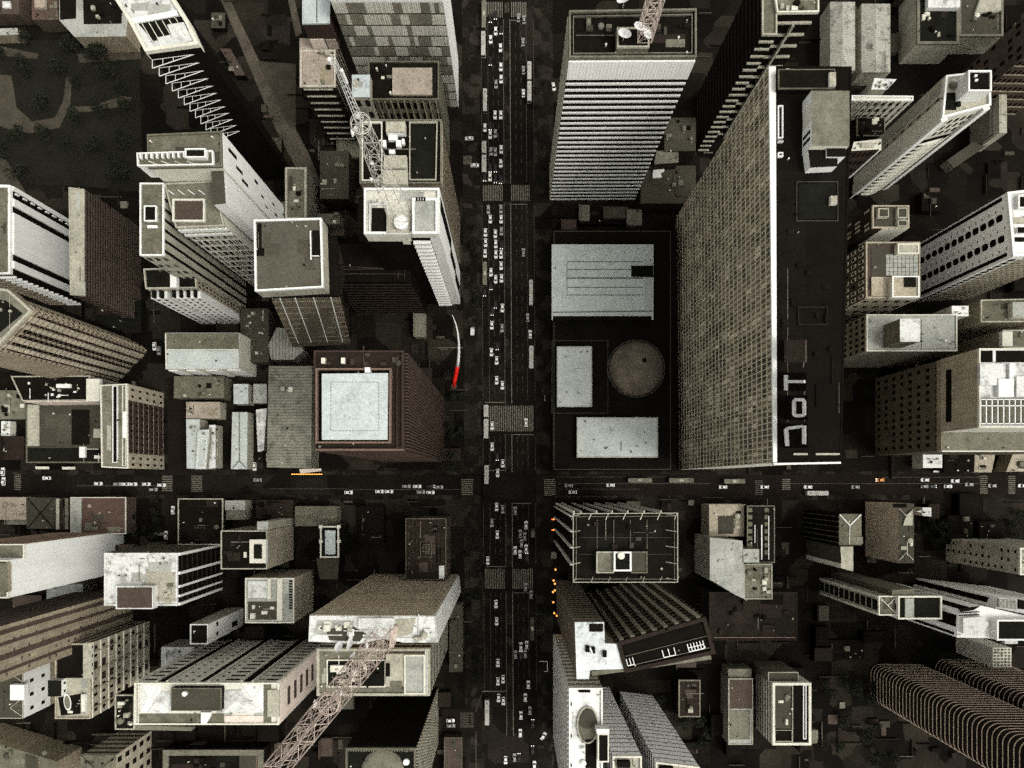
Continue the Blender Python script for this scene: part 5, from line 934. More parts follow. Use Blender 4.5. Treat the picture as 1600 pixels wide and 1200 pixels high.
for sx, sy in ((-1, -1), (1, -1), (1, 1), (-1, 1)): m.bar((c.x + sx * .8, c.y + sy * .8, 163), (c.x + sx * .35, c.y + sy * .35, 190), .09)
for i in range(12):
    t = i / 12; w_ = .8 - .45 * t; z_ = 163 + 27 * t; m.bar((c.x - w_, c.y - w_, z_), (c.x + w_, c.y - w_, z_ + 1.3), .05).bar((c.x + w_, c.y + w_, z_), (c.x - w_, c.y + w_, z_ + 1.3), .05)
m.build('antenna', WHITE, o); MB().tube([(c.x - .9, c.y, 187.5), (c.x - .9, c.y, 189)], [.5, .5], 8).build('antenna_drum', WHITE, o); MB().tube([(c.x + .8, c.y, 180), (c.x + .8, c.y, 185)], [.35, .35], 8).build('antenna_panel', WHITE, o)
lattice('square steel mast among white dishes on the ladder-ledge tower', 1007, 56, mr.z + 3.4, 190, 4.6, 3.8, 16, RUST, .22, .09, [], [(.25, 2.6, 1.0)], 2)
lattice('wide tangled pinkish steel mast standing on the torn-looking white roof', 604, 991, mb_.z + .3, 228, 6.2, 2.7, 12, RUST, .14, .075, [(.36, 2.6), (.60, 2.4)], [(.1, 3.3, 1.3), (.3, 2.5, 1.1), (.45, 4, 1.2), (.6, 3.1, 1.0)], 3, tangle=7)
ORNG = mat('orange_mast_paint', (.40, .16, .06), var=.3)
def dish(px, py, z, r, label, tilt, az):
    c = P(px, py, z); o = empty('satellite_dish', c, label, 'dish', 'white satellite dishes'); d = Vector((math.cos(az) * math.sin(tilt), math.sin(az) * math.sin(tilt), math.cos(tilt)))
    e1 = d.cross(Vector((0, 1, .01))).normalized(); e2 = d.cross(e1); c2 = c + Vector((0, 0, r + .8)); m = MB(); rings = []
    for k in range(5):
        t = k / 4; rings.append([c2 + (e1 * math.cos(a_) + e2 * math.sin(a_)) * (r * max(t, .02)) + d * (t * t * r * .3) for a_ in [2 * math.pi * i / 20 for i in range(20)]])
    for k in range(4):
        for i in range(20): m.face([rings[k][i], rings[k][(i + 1) % 20], rings[k + 1][(i + 1) % 20], rings[k + 1][i]])
    m.build('reflector', DISH, o, smooth=True); MB().bar(c, c2, .15).build('mount', STEEL, o); MB().bar(c2, c2 + d * r * .7, .06).build('feed_arm', STEEL, o)
for q in ((973, 12, 150, 2.0, 'topmost white dish, left of the square steel mast', .6, 2.2), (973, 64, mr.z + 3.5, 2.2, 'largest white dish, left of the mast foot on the ladder-ledge tower', .35, 1.2), (996, 52, mr.z + 8, 1.9, 'middle white dish right at the mast foot', .4, .9), (1008, 62, mr.z + 4, 1.7, 'small right-hand white dish at the mast foot', .45, .3),
          (534, 1008, mb_.z - .5, 1.9, 'tilted white dish on the lower edge of the torn white roof', .8, 2.4), (551, 1002, mb_.z + .5, 1.5, 'white dish just left of the tangled mast', .7, 2.8), (548, 1009, mb_.z - .2, 1.2, 'small white dish tucked under the one beside the tangled mast', .8, 3.2)): dish(*q)
# curved red and white pole
pp = [(709, 603, .2, .95), (711, 592, 4, .95), (713.5, 580, 8, .92), (715, 572, 11, .85), (716.3, 562, 14, .72), (717.2, 548, 18, .62), (716.8, 535, 22, .52), (715.3, 520, 26, .42), (712.5, 507, 29.5, .30), (708, 495, 32, .16), (706, 491, 33, .06)]
o = empty('curved_pole', P(709, 603, 0), 'bright curved pole, red below and white above, on the left pavement', 'pole')
MB().tube([P(x, y, z) for x, y, z, r in pp[:4]], [r for *_, r in pp[:4]], 10).build('red_section', REDP, o, smooth=True)
MB().tube([P(x, y, z) for x, y, z, r in pp[3:]], [r - .03 for *_, r in pp[3:]], 10).build('white_section', WHITE, o, smooth=True)
MB().tube([P(709, 603, 0), P(709, 603, .5)], [1.7, 1.5], 12).build('footing', BROWN, o)
# lit sign on the upper kerb
o = empty('lit_canopy', P(480, 738, 0), 'pale canopy edged by a row of glowing orange lights', 'canopy')
a_ = [P(x, y, 4) for x, y in ((468, 733), (502, 732), (502, 736), (470, 740))]; MB().hexa(a_, [p_ + Vector((0, 0, .4)) for p_ in a_]).build('canopy_roof', PINK, o)
for i in range(14):
    p_ = P(457 + i * 3.5, 741, 3.9); MB().box(p_.x - .42, p_.y - .2, p_.z, p_.x + .3, p_.y + .2, p_.z + .4).build('light', LAMPS, o)
for x in (458, 480, 502): MB().bar(P(x, 740, 0), P(x, 740, 3.9), .12).build('post', STEEL, o)
MB().box(P(454, 742, 3.6).x, P(454, 742, 3.6).y - .1, 3.6, P(505, 742, 3.6).x, P(505, 740, 3.6).y, 3.88).build('beam', DARK, o)
# amber festive and traffic lights by two towers, built as globes on added posts
lampspots = [(865, 907), (867, 912), (864, 925), (867, 922.5), (873, 928), (882, 931), (864.5, 941), (880, 945), (891, 951), (866, 958), (870, 962), (875, 968), (890, 971), (876, 981), (887, 982), (888, 990), (889, 1017), (892, 1033), (868, 890), (867, 712), (866, 733), (873, 732)]
proto = None
ORD = 'first second third fourth fifth sixth seventh eighth ninth tenth eleventh twelfth thirteenth fourteenth fifteenth sixteenth seventeenth eighteenth nineteenth twentieth twenty-first twenty-second twenty-third twenty-fourth twenty-fifth'.split()
def copy_thing(root, loc, rz, label, group=None):
    r = root.copy(); COL.objects.link(r); r.location = loc; r.rotation_euler = (0, 0, rz); r['label'] = label
    if group: r['group'] = group
    for ch in root.children:
        c = ch.copy(); COL.objects.link(c); c.parent = r
        for g in ch.children: d = g.copy(); COL.objects.link(d); d.parent = c
    return r
o = empty('amber_light', (0, 0, 0), '', 'lamp', 'amber lamps on the right pavement')
MB().bar((0, 0, 0), (0, 0, 5.2), .09, n=6).build('post', STEEL, o); g = MB(); g.tube([(0, 0, 5.2), (0, 0, 5.4), (0, 0, 5.75), (0, 0, 5.95)], [.25, .48, .48, .15], 8).build('globe', LAMPO, o); MB().tube([(0, 0, 0), (0, 0, .3)], [.2, .16], 6).build('foot', STEEL, o)
lampspots.sort(key=lambda q: q[1])
for i, (x, y) in enumerate(lampspots):
    if y < 740: lab = 'amber lamp by the podium corner, ' + ('topmost of three' if y < 720 else 'lower left of three' if x < 870 else 'lower right of three')
    else: lab = f'small amber lamp, {ORD[i - 3]} from the top in the cluster beside the skewed tower'
    p_ = P(x, y, 5.6); p_.z = .15
    if i == 0: o.location = p_; o['label'] = lab
    else: copy_thing(o, p_, 0, lab)
for i, y in enumerate((811.5, 828)):
    p_ = P(866.5, y, 4); o = empty('traffic_signal', (p_.x, p_.y, .15), 'glowing red signal beside the open-frame tower, ' + ('upper' if i == 0 else 'lower') + ' of two', 'traffic light', 'red signals on the right pavement')
    MB().bar((p_.x + .6, p_.y, .15), (p_.x + .6, p_.y, 4.4), .1).build('post', STEEL, o)
    MB().box(p_.x - 1.5, p_.y - .55, 3.6, p_.x + .5, p_.y + .55, 4.4).build('housing', DARK, o)
    for k, mm in enumerate((LAMPR, LAMPS, LAMPR)): MB().tube([(p_.x - 1.15 + k * .62, p_.y, 4.4), (p_.x - 1.15 + k * .62, p_.y, 4.6)], [.34, .26], 10).build('lens', mm, o)

# ================================================================ GROUND AND STREETS
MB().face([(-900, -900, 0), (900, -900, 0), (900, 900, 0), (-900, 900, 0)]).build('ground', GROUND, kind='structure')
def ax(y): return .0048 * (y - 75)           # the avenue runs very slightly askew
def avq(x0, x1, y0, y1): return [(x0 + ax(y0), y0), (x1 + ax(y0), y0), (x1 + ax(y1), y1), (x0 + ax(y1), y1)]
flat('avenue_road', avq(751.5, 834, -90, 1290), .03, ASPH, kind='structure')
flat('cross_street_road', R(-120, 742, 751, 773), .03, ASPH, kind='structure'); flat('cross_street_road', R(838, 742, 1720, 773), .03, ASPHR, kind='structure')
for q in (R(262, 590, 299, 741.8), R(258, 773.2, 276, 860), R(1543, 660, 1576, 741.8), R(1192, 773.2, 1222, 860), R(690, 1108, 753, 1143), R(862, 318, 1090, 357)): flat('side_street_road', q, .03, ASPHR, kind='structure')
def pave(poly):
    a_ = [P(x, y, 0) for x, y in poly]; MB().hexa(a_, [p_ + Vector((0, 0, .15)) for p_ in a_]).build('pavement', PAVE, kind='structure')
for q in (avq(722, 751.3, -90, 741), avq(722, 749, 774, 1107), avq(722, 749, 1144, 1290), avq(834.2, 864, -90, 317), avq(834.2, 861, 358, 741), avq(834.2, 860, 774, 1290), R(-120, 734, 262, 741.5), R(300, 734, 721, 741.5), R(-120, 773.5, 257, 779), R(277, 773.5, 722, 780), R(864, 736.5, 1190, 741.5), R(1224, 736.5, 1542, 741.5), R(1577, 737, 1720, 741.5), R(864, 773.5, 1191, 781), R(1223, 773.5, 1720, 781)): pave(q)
a_ = [P(x, y, 0) for x, y in avq(786.5, 796.5, -90, 3)]
for y0, y1 in ((-90, 0), (30, 287), (316, 630), (678, 738), (786, 886), (924, 1150)):
    a_ = [P(x, y, 0) for x, y in avq(786.8, 796.5, y0, y1)]; MB().hexa(a_, [p_ + Vector((0, 0, .17)) for p_ in a_]).build('median_kerb', PAVE, kind='structure')
    for x in (786.6, 796.9):
        flat('road_line', avq(x - .5, x + .5, y0, y1), .20 if x < 787 else .20, PAINTF if x < 790 else PAINT, kind='structure')
segs = ((30, 284), (318, 626), (682, 736), (786, 882), (926, 1080))
for x, ms in ((762.2, PAINTF), (770.4, PAINTF), (778.4, PAINTF), (752, PAINTF), (805.6, PAINTF), (813.8, PAINTF), (822, PAINTF), (833.4, PAINTF)):
    for y0, y1 in segs:
        if x in (762.2, 752, 833.4, 822): flat('road_line', avq(x - .25, x + .25, y0, y1), .06, ms, kind='structure')
        else:
            m = MB(); y = y0
            while y < y1 - 8: m.face([P(q, r, .06) for q, r in avq(x - .22, x + .22, y, y + 9)]); y += 18
            m.build('lane_dashes', ms, kind='structure')
def zebra(x0, y0, x1, y1, n, vert, m=PAINT, z=.09, gap=None):
    g = MB()
    for i in range(n):
        if vert:
            a, b_ = x0 + (x1 - x0) * (i + .28) / n, x0 + (x1 - x0) * (i + .72) / n
            if gap and gap[0] < a < gap[1]: continue
            g.face([P(q, r, z) for q, r in R(a, y0, b_, y1)])
        else:
            a, b_ = y0 + (y1 - y0) * (i + .28) / n, y0 + (y1 - y0) * (i + .72) / n; g.face([P(q, r, z) for q, r in R(x0, a, x1, b_)])
    g.build('crosswalk_stripes', m, kind='structure')
zebra(754, 3, 786, 27, 12, True); zebra(798, 3, 823, 27, 9, True); zebra(788, 4, 796, 20, 3, True, PAINTF)
zebra(754, 289, 786, 314, 12, True); zebra(798, 289, 828, 314, 11, True); zebra(762, 634, 834, 674, 25, True); zebra(757, 889, 789, 920, 12, True); zebra(800, 889, 833, 920, 12, True)
for q in ((22.5, 740, 33, 766, 9), (253, 742.5, 269.5, 768, 9), (299, 742.5, 316, 769, 9), (721, 748, 739, 774, 9), (850, 748, 868, 775, 9), (1180, 750, 1192, 774, 8), (1222, 748, 1235, 766, 6), (1531, 742.5, 1543, 772, 9), (1575.5, 743, 1586.5, 772, 9)): zebra(*q, False, PAINT if q[0] != 1180 else PAINTF)
zebra(719, 1113, 740, 1137, 9, False, PAINTF); zebra(724, 243, 737, 257, 7, False, PAINT, .2)
for q in ((798, 31.2, 809, 32.4), (755, 282.5, 786, 283.6), (798, 318.6, 824, 319.6), (757, 628, 788, 629.2), (802, 678.6, 834, 679.6), (762, 734.5, 788, 735.5), (802, 786, 830, 787), (760, 884.8, 790, 885.8), (803, 925.8, 830, 926.8), (753, 1079.5, 791, 1081)): flat('stop_line', R(*q), .09, PAINT, kind='structure')
for q in ((120, 758.6, 250, 759.4), (420, 763.4, 540, 764.0), (540, 764.6, 718, 765.2), (872, 755.2, 1110, 755.9), (872, 764, 1000, 764.5), (868, 776, 965, 776.6), (1236, 755.2, 1530, 755.9), (1380, 745.4, 1530, 746), (870, 745, 1080, 745.5), (1098, 776.8, 1130, 777.5)): flat('road_line', R(*q), .17 if q[1] > 773 else .06, PAINTF, kind='structure')
flat('road_line', [(743, 1144), (744, 1144), (745, 1290), (744, 1290)], .2, PAINTF, kind='structure'); flat('road_line', [(752, 1085), (753, 1085), (744, 1112), (743, 1112)], .2, PAINTF, kind='structure')
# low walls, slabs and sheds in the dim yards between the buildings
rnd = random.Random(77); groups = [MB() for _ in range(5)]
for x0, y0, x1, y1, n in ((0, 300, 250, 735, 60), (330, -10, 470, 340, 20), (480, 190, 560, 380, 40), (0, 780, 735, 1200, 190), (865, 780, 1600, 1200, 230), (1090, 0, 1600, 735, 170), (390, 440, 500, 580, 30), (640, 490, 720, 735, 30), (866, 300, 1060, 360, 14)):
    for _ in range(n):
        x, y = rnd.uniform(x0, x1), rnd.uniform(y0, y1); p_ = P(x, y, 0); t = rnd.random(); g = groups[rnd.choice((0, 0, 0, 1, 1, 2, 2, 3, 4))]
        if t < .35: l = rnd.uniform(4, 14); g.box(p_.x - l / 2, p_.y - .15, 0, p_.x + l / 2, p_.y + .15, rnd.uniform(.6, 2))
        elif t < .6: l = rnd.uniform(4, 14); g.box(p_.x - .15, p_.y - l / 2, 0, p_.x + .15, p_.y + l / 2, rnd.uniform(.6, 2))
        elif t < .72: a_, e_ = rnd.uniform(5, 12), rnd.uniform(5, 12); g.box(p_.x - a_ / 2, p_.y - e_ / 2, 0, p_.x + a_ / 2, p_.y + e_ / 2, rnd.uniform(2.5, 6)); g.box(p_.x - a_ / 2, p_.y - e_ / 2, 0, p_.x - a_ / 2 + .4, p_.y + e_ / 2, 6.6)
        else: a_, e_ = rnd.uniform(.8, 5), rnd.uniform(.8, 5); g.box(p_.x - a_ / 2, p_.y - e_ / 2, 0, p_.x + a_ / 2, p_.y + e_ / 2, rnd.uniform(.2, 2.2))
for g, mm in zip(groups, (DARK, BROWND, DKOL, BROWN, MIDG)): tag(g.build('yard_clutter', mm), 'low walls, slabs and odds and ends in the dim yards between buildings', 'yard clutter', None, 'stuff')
# garden and park in the dark upper left
flat('park_lawn', [(-60, 65), (215, 60), (225, 300), (120, 290), (-60, 285)], .02, LAWN, kind='structure')
for q in ([(-60, 112), (18, 118), (26, 168), (50, 190), (85, 184), (98, 160), (104, 120), (112, 122), (110, 165), (92, 200), (45, 208), (8, 200), (-60, 170)], [(112, 166), (142, 166), (190, 150), (206, 152), (200, 164), (145, 174), (112, 176)], [(-60, 230), (10, 250), (40, 300), (10, 330), (-60, 300)], [(-10, 70), (60, 84), (58, 92), (-10, 86)], [(120, 84), (220, 78), (220, 92), (125, 98)]): flat('garden_path', q, .04, PATH, kind='structure')
LANE = mat('worn_lane', (.070, .060, .045), var=.5, scale=.15, fine=.4, spec=.04)
flat('back_street', [(337, -20), (350, -20), (405, 95), (480, 235), (520, 330), (498, 330), (430, 200)], .02, LANE, kind='structure'); flat('back_street', [(446, -20), (456, -20), (472, 52), (462, 58)], .02, LANE, kind='structure'); flat('back_street', [(402, 95), (462, 100), (462, 200), (452, 200)], .035, PATH, kind='structure')

# ================================================================ VEHICLES
def make_car(paint, lights):
    m = MB()
    def sec(y, w, z): return [(-w * .5, y, z), (w * .5, y, z)]
    prof = [(-2.05, .50, 1.50), (-1.95, .72, 1.58), (-1.0, .86, 1.66), (.95, .90, 1.66), (1.6, .92, 1.64), (2.05, .80, 1.50)]   # y, top z, width; front is -y
    for (ya, za, wa), (yb, zb, wb) in zip(prof, prof[1:]):
        m.hexa([(-wa / 2, ya, .28), (wa / 2, ya, .28), (wa / 2, ya, za), (-wa / 2, ya, za)], [(-wb / 2, yb, .28), (wb / 2, yb, .28), (wb / 2, yb, zb), (-wb / 2, yb, zb)])
    m.hexa([(-.74, -.85, .86), (.74, -.85, .86), (.76, 1.55, .9), (-.76, 1.55, .9)], [(-.60, -.25, 1.42), (.60, -.25, 1.42), (.60, 1.15, 1.44), (-.60, 1.15, 1.44)])
    for sx in (-1, 1):
        for y in (-1.3, 1.3): m.bar((sx * .62, y, .32), (sx * .80, y, .32), .32, 1, 10)
        m.box(sx * .82 - .1, -.7, .9, sx * .82 + .1, -.55, 1.05)
    body = m.build('car', [paint, TYRE]); body.location = (0, 0, 0)
    me = body.data; mid = Vector(((min(v.co.x for v in me.vertices) + max(v.co.x for v in me.vertices)) / 2, 0, 0))
    g = MB(); g.hexa([(-.66, -.90, .90), (.66, -.90, .90), (.56, -.28, 1.43), (-.56, -.28, 1.43)], [(-.66, -.96, .93), (.66, -.96, .93), (.56, -.30, 1.47), (-.56, -.30, 1.47)])
    parts = [g.build('windscreen', GLASS, body)]
    g = MB(); g.hexa([(-.66, 1.58, .95), (.66, 1.58, .95), (.54, 1.18, 1.43), (-.54, 1.18, 1.43)], [(-.66, 1.63, .97), (.66, 1.63, .97), (.54, 1.20, 1.47), (-.54, 1.20, 1.47)]); parts.append(g.build('rear_window', GLASS, body))
    for sx in (-1, 1):
        g = MB(); g.hexa([(sx * .77, -.6, .98), (sx * .79, 1.3, .98), (sx * .66, 1.0, 1.36), (sx * .66, -.2, 1.36)], [(sx * .80, -.6, .98), (sx * .82, 1.3, .98), (sx * .69, 1.0, 1.36), (sx * .69, -.2, 1.36)]); parts.append(g.build('side_window', GLASS, body))
        g = MB(); r = .17 if lights else .12; g.box(sx * .52 - r, -2.1, .56, sx * .52 + r, -1.85, .80); parts.append(g.build('headlight', LAMPW if lights else STEEL, body))
    # move mesh origin to the car's base centre
    return body
def fix(body):
    """build() put the origin at the middle of the bounds; the bounds are centred on the car, so only children need no shift"""
    off = Vector((0, .0, .0)); return body
CARS = {'white': make_car(CARW, False), 'grey': make_car(CARG, False), 'black': make_car(CARK, True), 'orange': make_car(CARO, True)}
used = set(); cars = []
HEAD = {'down': 0.0, 'up': math.pi, 'left': -math.pi / 2, 'right': math.pi / 2}
def car(col, x, y, head, label, group, dz=.04):
    src = CARS[col]; p_ = P(x, y, 1.0); p_.z = dz
    rz = HEAD[head] if isinstance(head, str) else head
    if col not in used:
        used.add(col); o = src; o.location = p_; o.rotation_euler = (0, 0, rz); o['label'] = label; o['group'] = group
    else: o = copy_thing(src, p_, rz, label, group)
    o['category'] = 'car'; return o
W_, G_, K_ = 'white', 'grey', 'black'
L0 = [(757.5, 199, W_), (757, 276, K_), (758.4, 363, W_), (758.7, 379, W_), (758, 395.6, W_), (757, 456, K_), (762, 876, W_)]
L1 = [(766, 28, K_), (766.6, 61, W_), (766, 95, K_), (766, 196, K_), (766, 210, W_), (767, 236, G_), (766, 262, K_), (765.6, 276, W_), (763, 327, G_), (766, 342, W_), (767, 425, W_), (767, 446, K_), (769, 486, K_), (768.5, 508, W_), (767.8, 550, W_), (769, 665, W_), (769, 698, W_), (768.7, 817, G_)]
L2 = [(774, 23, K_), (774.5, 48, W_), (775, 131, G_), (773.5, 179, W_), (774, 208, G_), (774, 237, G_), (774, 262, K_), (774, 279, K_), (774, 365, W_), (774.6, 381, W_), (774.8, 397, W_), (774.5, 436, W_), (774, 475, K_), (776, 563, W_), (777, 540, K_), (776, 594, W_), (777, 713, K_), (777.5, 739, W_), (776, 792, W_), (777, 835.6, W_), (775, 944, W_), (776, 971, W_), (778, 1036, W_), (778, 1065, W_), (779, 1091, W_)]
L3 = [(783, 46, K_), (782, 74, W_), (782.5, 104, W_), (783, 123, W_), (782.5, 179, W_), (783, 233, W_), (782.5, 255, W_), (782, 280, K_), (782.7, 326, G_), (783, 342, W_), (783.4, 361, G_), (783.5, 382, K_), (783, 397, W_), (783, 415, W_), (783.5, 434.5, W_), (785, 481, W_), (784.5, 512.5, G_), (785, 602, W_), (785.6, 724, W_), (785.6, 796, G_), (786, 1061.5, W_), (786.6, 1095.6, W_), (790, 1188, W_)]
R1 = [(805, 798, G_), (805, 860, W_), (805.6, 1023, G_), (804, 1184, G_)]
R2 = [(810, 27, G_), (813, 834, G_), (815, 849, G_), (812.5, 866, W_), (814, 1010, W_), (814, 1024, K_), (814, 1118, W_), (813, 1145.6, W_), (811, 1184, K_)]
R3 = [(818.7, 30, G_), (817, 65, G_), (818, 109, G_), (818, 145, W_), (818, 394, G_), (824.4, 496, G_), (822, 660, W_), (822, 820.6, W_), (820, 838, G_), (822, 857, W_), (823, 871, K_), (821.5, 917.5, G_), (823, 1008, W_), (821, 1022, G_), (821, 1090, W_)]
R4 = [(828.5, 522, W_), (830, 929, G_), (825.6, 1070, W_), (828, 1110.6, G_), (832.5, 1131, K_), (832, 1172, K_), (835, 1195.6, W_)]
cuts = [(15, 'topmost crosswalk'), (301, 'upper crosswalk'), (654, 'middle crosswalk'), (757, 'cross street'), (905, 'lower crosswalk')]
for lane, nm, hd in ((L0, 'kerbside left lane', 'down'), (L1, 'second lane from the left', 'down'), (L2, 'third lane from the left', 'down'), (L3, 'lane left of the median', 'down'), (R1, 'lane right of the median', 'up'), (R2, 'second lane right of the median', 'up'), (R3, 'third lane right of the median', 'up'), (R4, 'kerbside right lane', 'up')):
    cnt = {}
    for x, y, col in sorted(lane, key=lambda q: q[1]):
        c = [n for yy, n in cuts if yy < y][-1]; k = (c, col); cnt[k] = cnt.get(k, 0) + 1
        d = 'black lit-up car' if col == K_ else f'{col} car'
        car(col, x, y, hd, f'{d}, {ORD[cnt[k] - 1]} below the {c} in the {nm}', 'cars on the avenue')
cross = [(72, 747, W_, 'left', 'white car alone in the upper lane at the far left'), (153, 755.7, W_, 'right', 'white car in front of the narrow strip roofs'), (183, 756.5, G_, 'right', 'grey car, first of a tight queue by the brick slab'), (196, 756.5, W_, 'right', 'white car, second in the tight queue by the brick slab'), (207, 756.5, W_, 'right', 'white car, last of the tight queue by the brick slab'), (228, 756.5, W_, 'right', 'white car alone just left of the left crosswalks'), (252, 758, W_, 'right', 'white car touching the left pair of crosswalks'), (239, 765, G_, 'right', 'grey car in the lower lane left of the left crosswalks'), (402, 750, G_, 'left', 'grey car left of the orange lit canopy'),
    (544.5, 769.5, W_, 'right', 'white car alone below the orange lit canopy'), (592.6, 768, W_, 'right', 'white car, left of a close pair'), (607.7, 768, W_, 'right', 'white car, right of a close pair'), (634.7, 760, G_, 'right', 'grey car, left one in the upper lane near the avenue'), (651.6, 760, W_, 'right', 'white car, middle one in the upper lane near the avenue'), (672, 760, K_, 'right', 'black car with lit headlights near the avenue'), (686, 761, G_, 'right', 'grey car nearest the avenue from the left'), (657.5, 769, G_, 'right', 'grey car, left one in the lower lane near the avenue'), (672.7, 769.5, W_, 'right', 'white car, right one in the lower lane near the avenue'),
    (889, 758.7, G_, 'left', 'grey car just right of the avenue'), (895, 769, W_, 'left', 'white car just right of the avenue'), (954, 758, W_, 'left', 'white car below the wide pale podium roof'), (1130, 761, W_, 'left', 'white car under the slab tower corner'), (1195, 761, W_, 'left', 'white car between the two faint right crosswalks'), (1263, 761, W_, 'left', 'white car above the pale bus on the right'), (1337, 761, G_, 'left', 'grey car left of the orange car'), (1375.5, 750, 'orange', 'left', 'orange car with glowing lights, the only one'), (1445.6, 750, W_, 'left', 'white car under the bright white square roof'), (1493, 751.5, W_, 'left', 'white car under the dark street shop roof'),
    (1446, 760, G_, 'right', 'grey car in the lower lane under the bright white square roof'), (1457, 760, K_, 'right', 'black car with lit headlights under the bright white square roof'), (1482, 760, W_, 'right', 'white car in the lower lane left of the right crosswalks'), (1515, 757, G_, 'left', 'grey car touching the right crosswalks'), (1551, 759, G_, 'left', 'grey car between the right crosswalks'), (1598, 759, W_, 'left', 'white car cut by the right edge')]
for x, y, col, hd, lab in cross: car(col, x, y, hd, lab, 'cars on the cross street')
for x, y, col, hd, lab in ((733, 216, W_, 'left', 'white car parked on the left forecourt above the small crosswalk'), (742, 258, W_, 'right', 'white car leaving the left forecourt below the small crosswalk'), (704, 1126, W_, 'right', 'white car waiting in the lower left side street, upper of two'), (704.4, 1134, G_, 'right', 'grey car waiting in the lower left side street, lower of two'), (849, 1150, W_, 2.55, 'white car turning off the avenue at an angle'), (397.5, 729, W_, 'down', 'white car nosing out beside the corrugated hall'), (4, 737, W_, 'up', 'white car at the left edge above the crosswalk'), (5, 752, W_, 'up', 'white car at the left edge beside the crosswalk'), (865, 135, W_, .2, 'white car on the pavement beside the ladder-ledge tower'), (270, 797, W_, 'up', 'white car in the narrow street right of the small garden'), (259, 836, W_, 'up', 'white car deeper in the narrow street by the small garden'), (241, 541, W_, 'down', 'white car beside the left wall of the two-tone hall'), (248, 548, G_, 'down', 'grey car beside the left wall of the two-tone hall')):
    car(col, x, y, hd, lab, 'cars off the avenue', .17)
def bus(x, y0, y1, label, horiz=False, artic=False, w=2.3, m_=BUSW, split=None):
    """a bus seen from above: y0..y1 along the street"""
    p0, p1 = (P(x, y0, 2), P(x, y1, 2)) if not horiz else (P(y0, x, 2), P(y1, x, 2)); c = (p0 + p1) / 2; L = (p1 - p0).length; o = empty('bus', (c.x, c.y, .04), label, 'bus', 'buses')
    secs = [(-L / 2, L / 2)] if not artic else [(-L / 2, -L / 2 + L * (split or .42)), (-L / 2 + L * (split or .42) + 1.0, L / 2)]
    T_ = lambda u, v, z: Vector((c.x + (v if not horiz else u), c.y + (-u if not horiz else v), z + .04))
    def bx(u0, v0, z0, u1, v1, z1, name, mm):
        q = [(u0, v0), (u1, v0), (u1, v1), (u0, v1)]; MB().hexa([T_(a, b_, z0) for a, b_ in q], [T_(a, b_, z1) for a, b_ in q]).build(name, mm, o)
    for a, b_ in secs:
        q = [(a, -w / 2 + .15), (a + .2, -w / 2), (b_ - .2, -w / 2), (b_, -w / 2 + .15), (b_, w / 2 - .15), (b_ - .2, w / 2), (a + .2, w / 2), (a, w / 2 - .15)]
        k = .93; MB().hexa([T_(u, v, .35) for u, v in q], [T_(u, v, 2.9) for u, v in q]).hexa([T_(u, v, 2.9) for u, v in q], [T_(u, v * .9, 3.1) for u, v in q]).build('body', m_, o)
        mid = (a + b_) / 2; bx(mid - 1.1, -.6, 3.1, mid + .9, .6, 3.28, 'roof_unit', LIGHT); bx(a + 1.4, -.35, 3.1, a + 2.1, .35, 3.2, 'roof_hatch', MIDG)
        for sv in (-1, 1): bx(a + .6, sv * w / 2 - .03, 1.5, b_ - .6, sv * w / 2 + .03, 2.4, 'side_window', GLASS)
        for u in (a + 1.8, b_ - 1.8):
            for sv in (-1, 1): p_ = T_(u, sv * (w / 2 - .3), .45); q_ = T_(u, sv * (w / 2 - .02), .45); MB().bar(p_, q_, .45, n=10).build('wheel', TYRE, o)
    if artic: bx(secs[0][1] - .05, -w / 2 + .15, .6, secs[1][0] + .05, w / 2 - .15, 2.8, 'bellows', DARK)
    bx(L / 2 - .03, -w / 2 + .2, 1.3, L / 2 + .05, w / 2 - .2, 2.6, 'windscreen', GLASS); bx(-L / 2 - .05, -w / 2 + .3, 1.6, -L / 2 + .03, w / 2 - .3, 2.5, 'rear_window', GLASS)
    for sv in (-.7, .7): bx(L / 2, sv - .15, .7, L / 2 + .06, sv + .15, .95, 'headlight', STEEL)
for q in ((756, 3, 45, 'dim bus standing across the left end of the topmost crosswalk'), (755.3, 51, 88, 'long grey bus in the left kerb lane just below the topmost crosswalk'), (757.8, 140, 175, 'bright slim bus in the left kerb lane, third below the top edge'), (757.5, 410, 446, 'faint dark-roofed bus in the left kerb lane beside the white striped-balcony tower'), (760.3, 727, 756, 'grey bus stopped where the left kerb lane meets the cross street'), (761, 1093, 1132, 'pale bus in the left kerb lane near the bottom edge')): bus(*q, w=2.0 if q[1] == 140 else 2.2, m_=BUSW if q[1] not in (3, 410) else MIDG)
bus(756.3, 222, 270, 'articulated pale bus in the left kerb lane just above the upper crosswalk', artic=True, split=.38); bus(759.5, 633, 685, 'articulated pale bus beside the left end of the middle crosswalk', artic=True, split=.36)
bus(827, 98, 159, 'articulated pale bus in the right kerb lane beside the ladder-ledge tower', artic=True, split=.45, w=2.1); bus(829.7, 438, 477, 'slim pale bus in the right kerb lane beside the podium', w=1.9); bus(830, 541, 576, 'grey bus in the right kerb lane beside the upright pale podium roof', w=2.2); bus(831.5, 964, 1000, 'very dim bus in the right kerb lane left of the skewed tower', w=2.0, m_=DKOL)
for q in ((750.5, 981, 1018, 'dim bus on the cross street, left of two under the wide pale podium roof'), (750.5, 1045, 1083, 'dim bus on the cross street, right of two under the slab tower'), (752, 1131, 1163, 'very dim bus on the cross street under the slab tower corner'), (770.5, 1260, 1293, 'pale bus on the lower side of the cross street, right of the slab tower')): bus(*q[:3], q[3], horiz=True, m_=BUSW if q[1] == 1260 else MIDG)
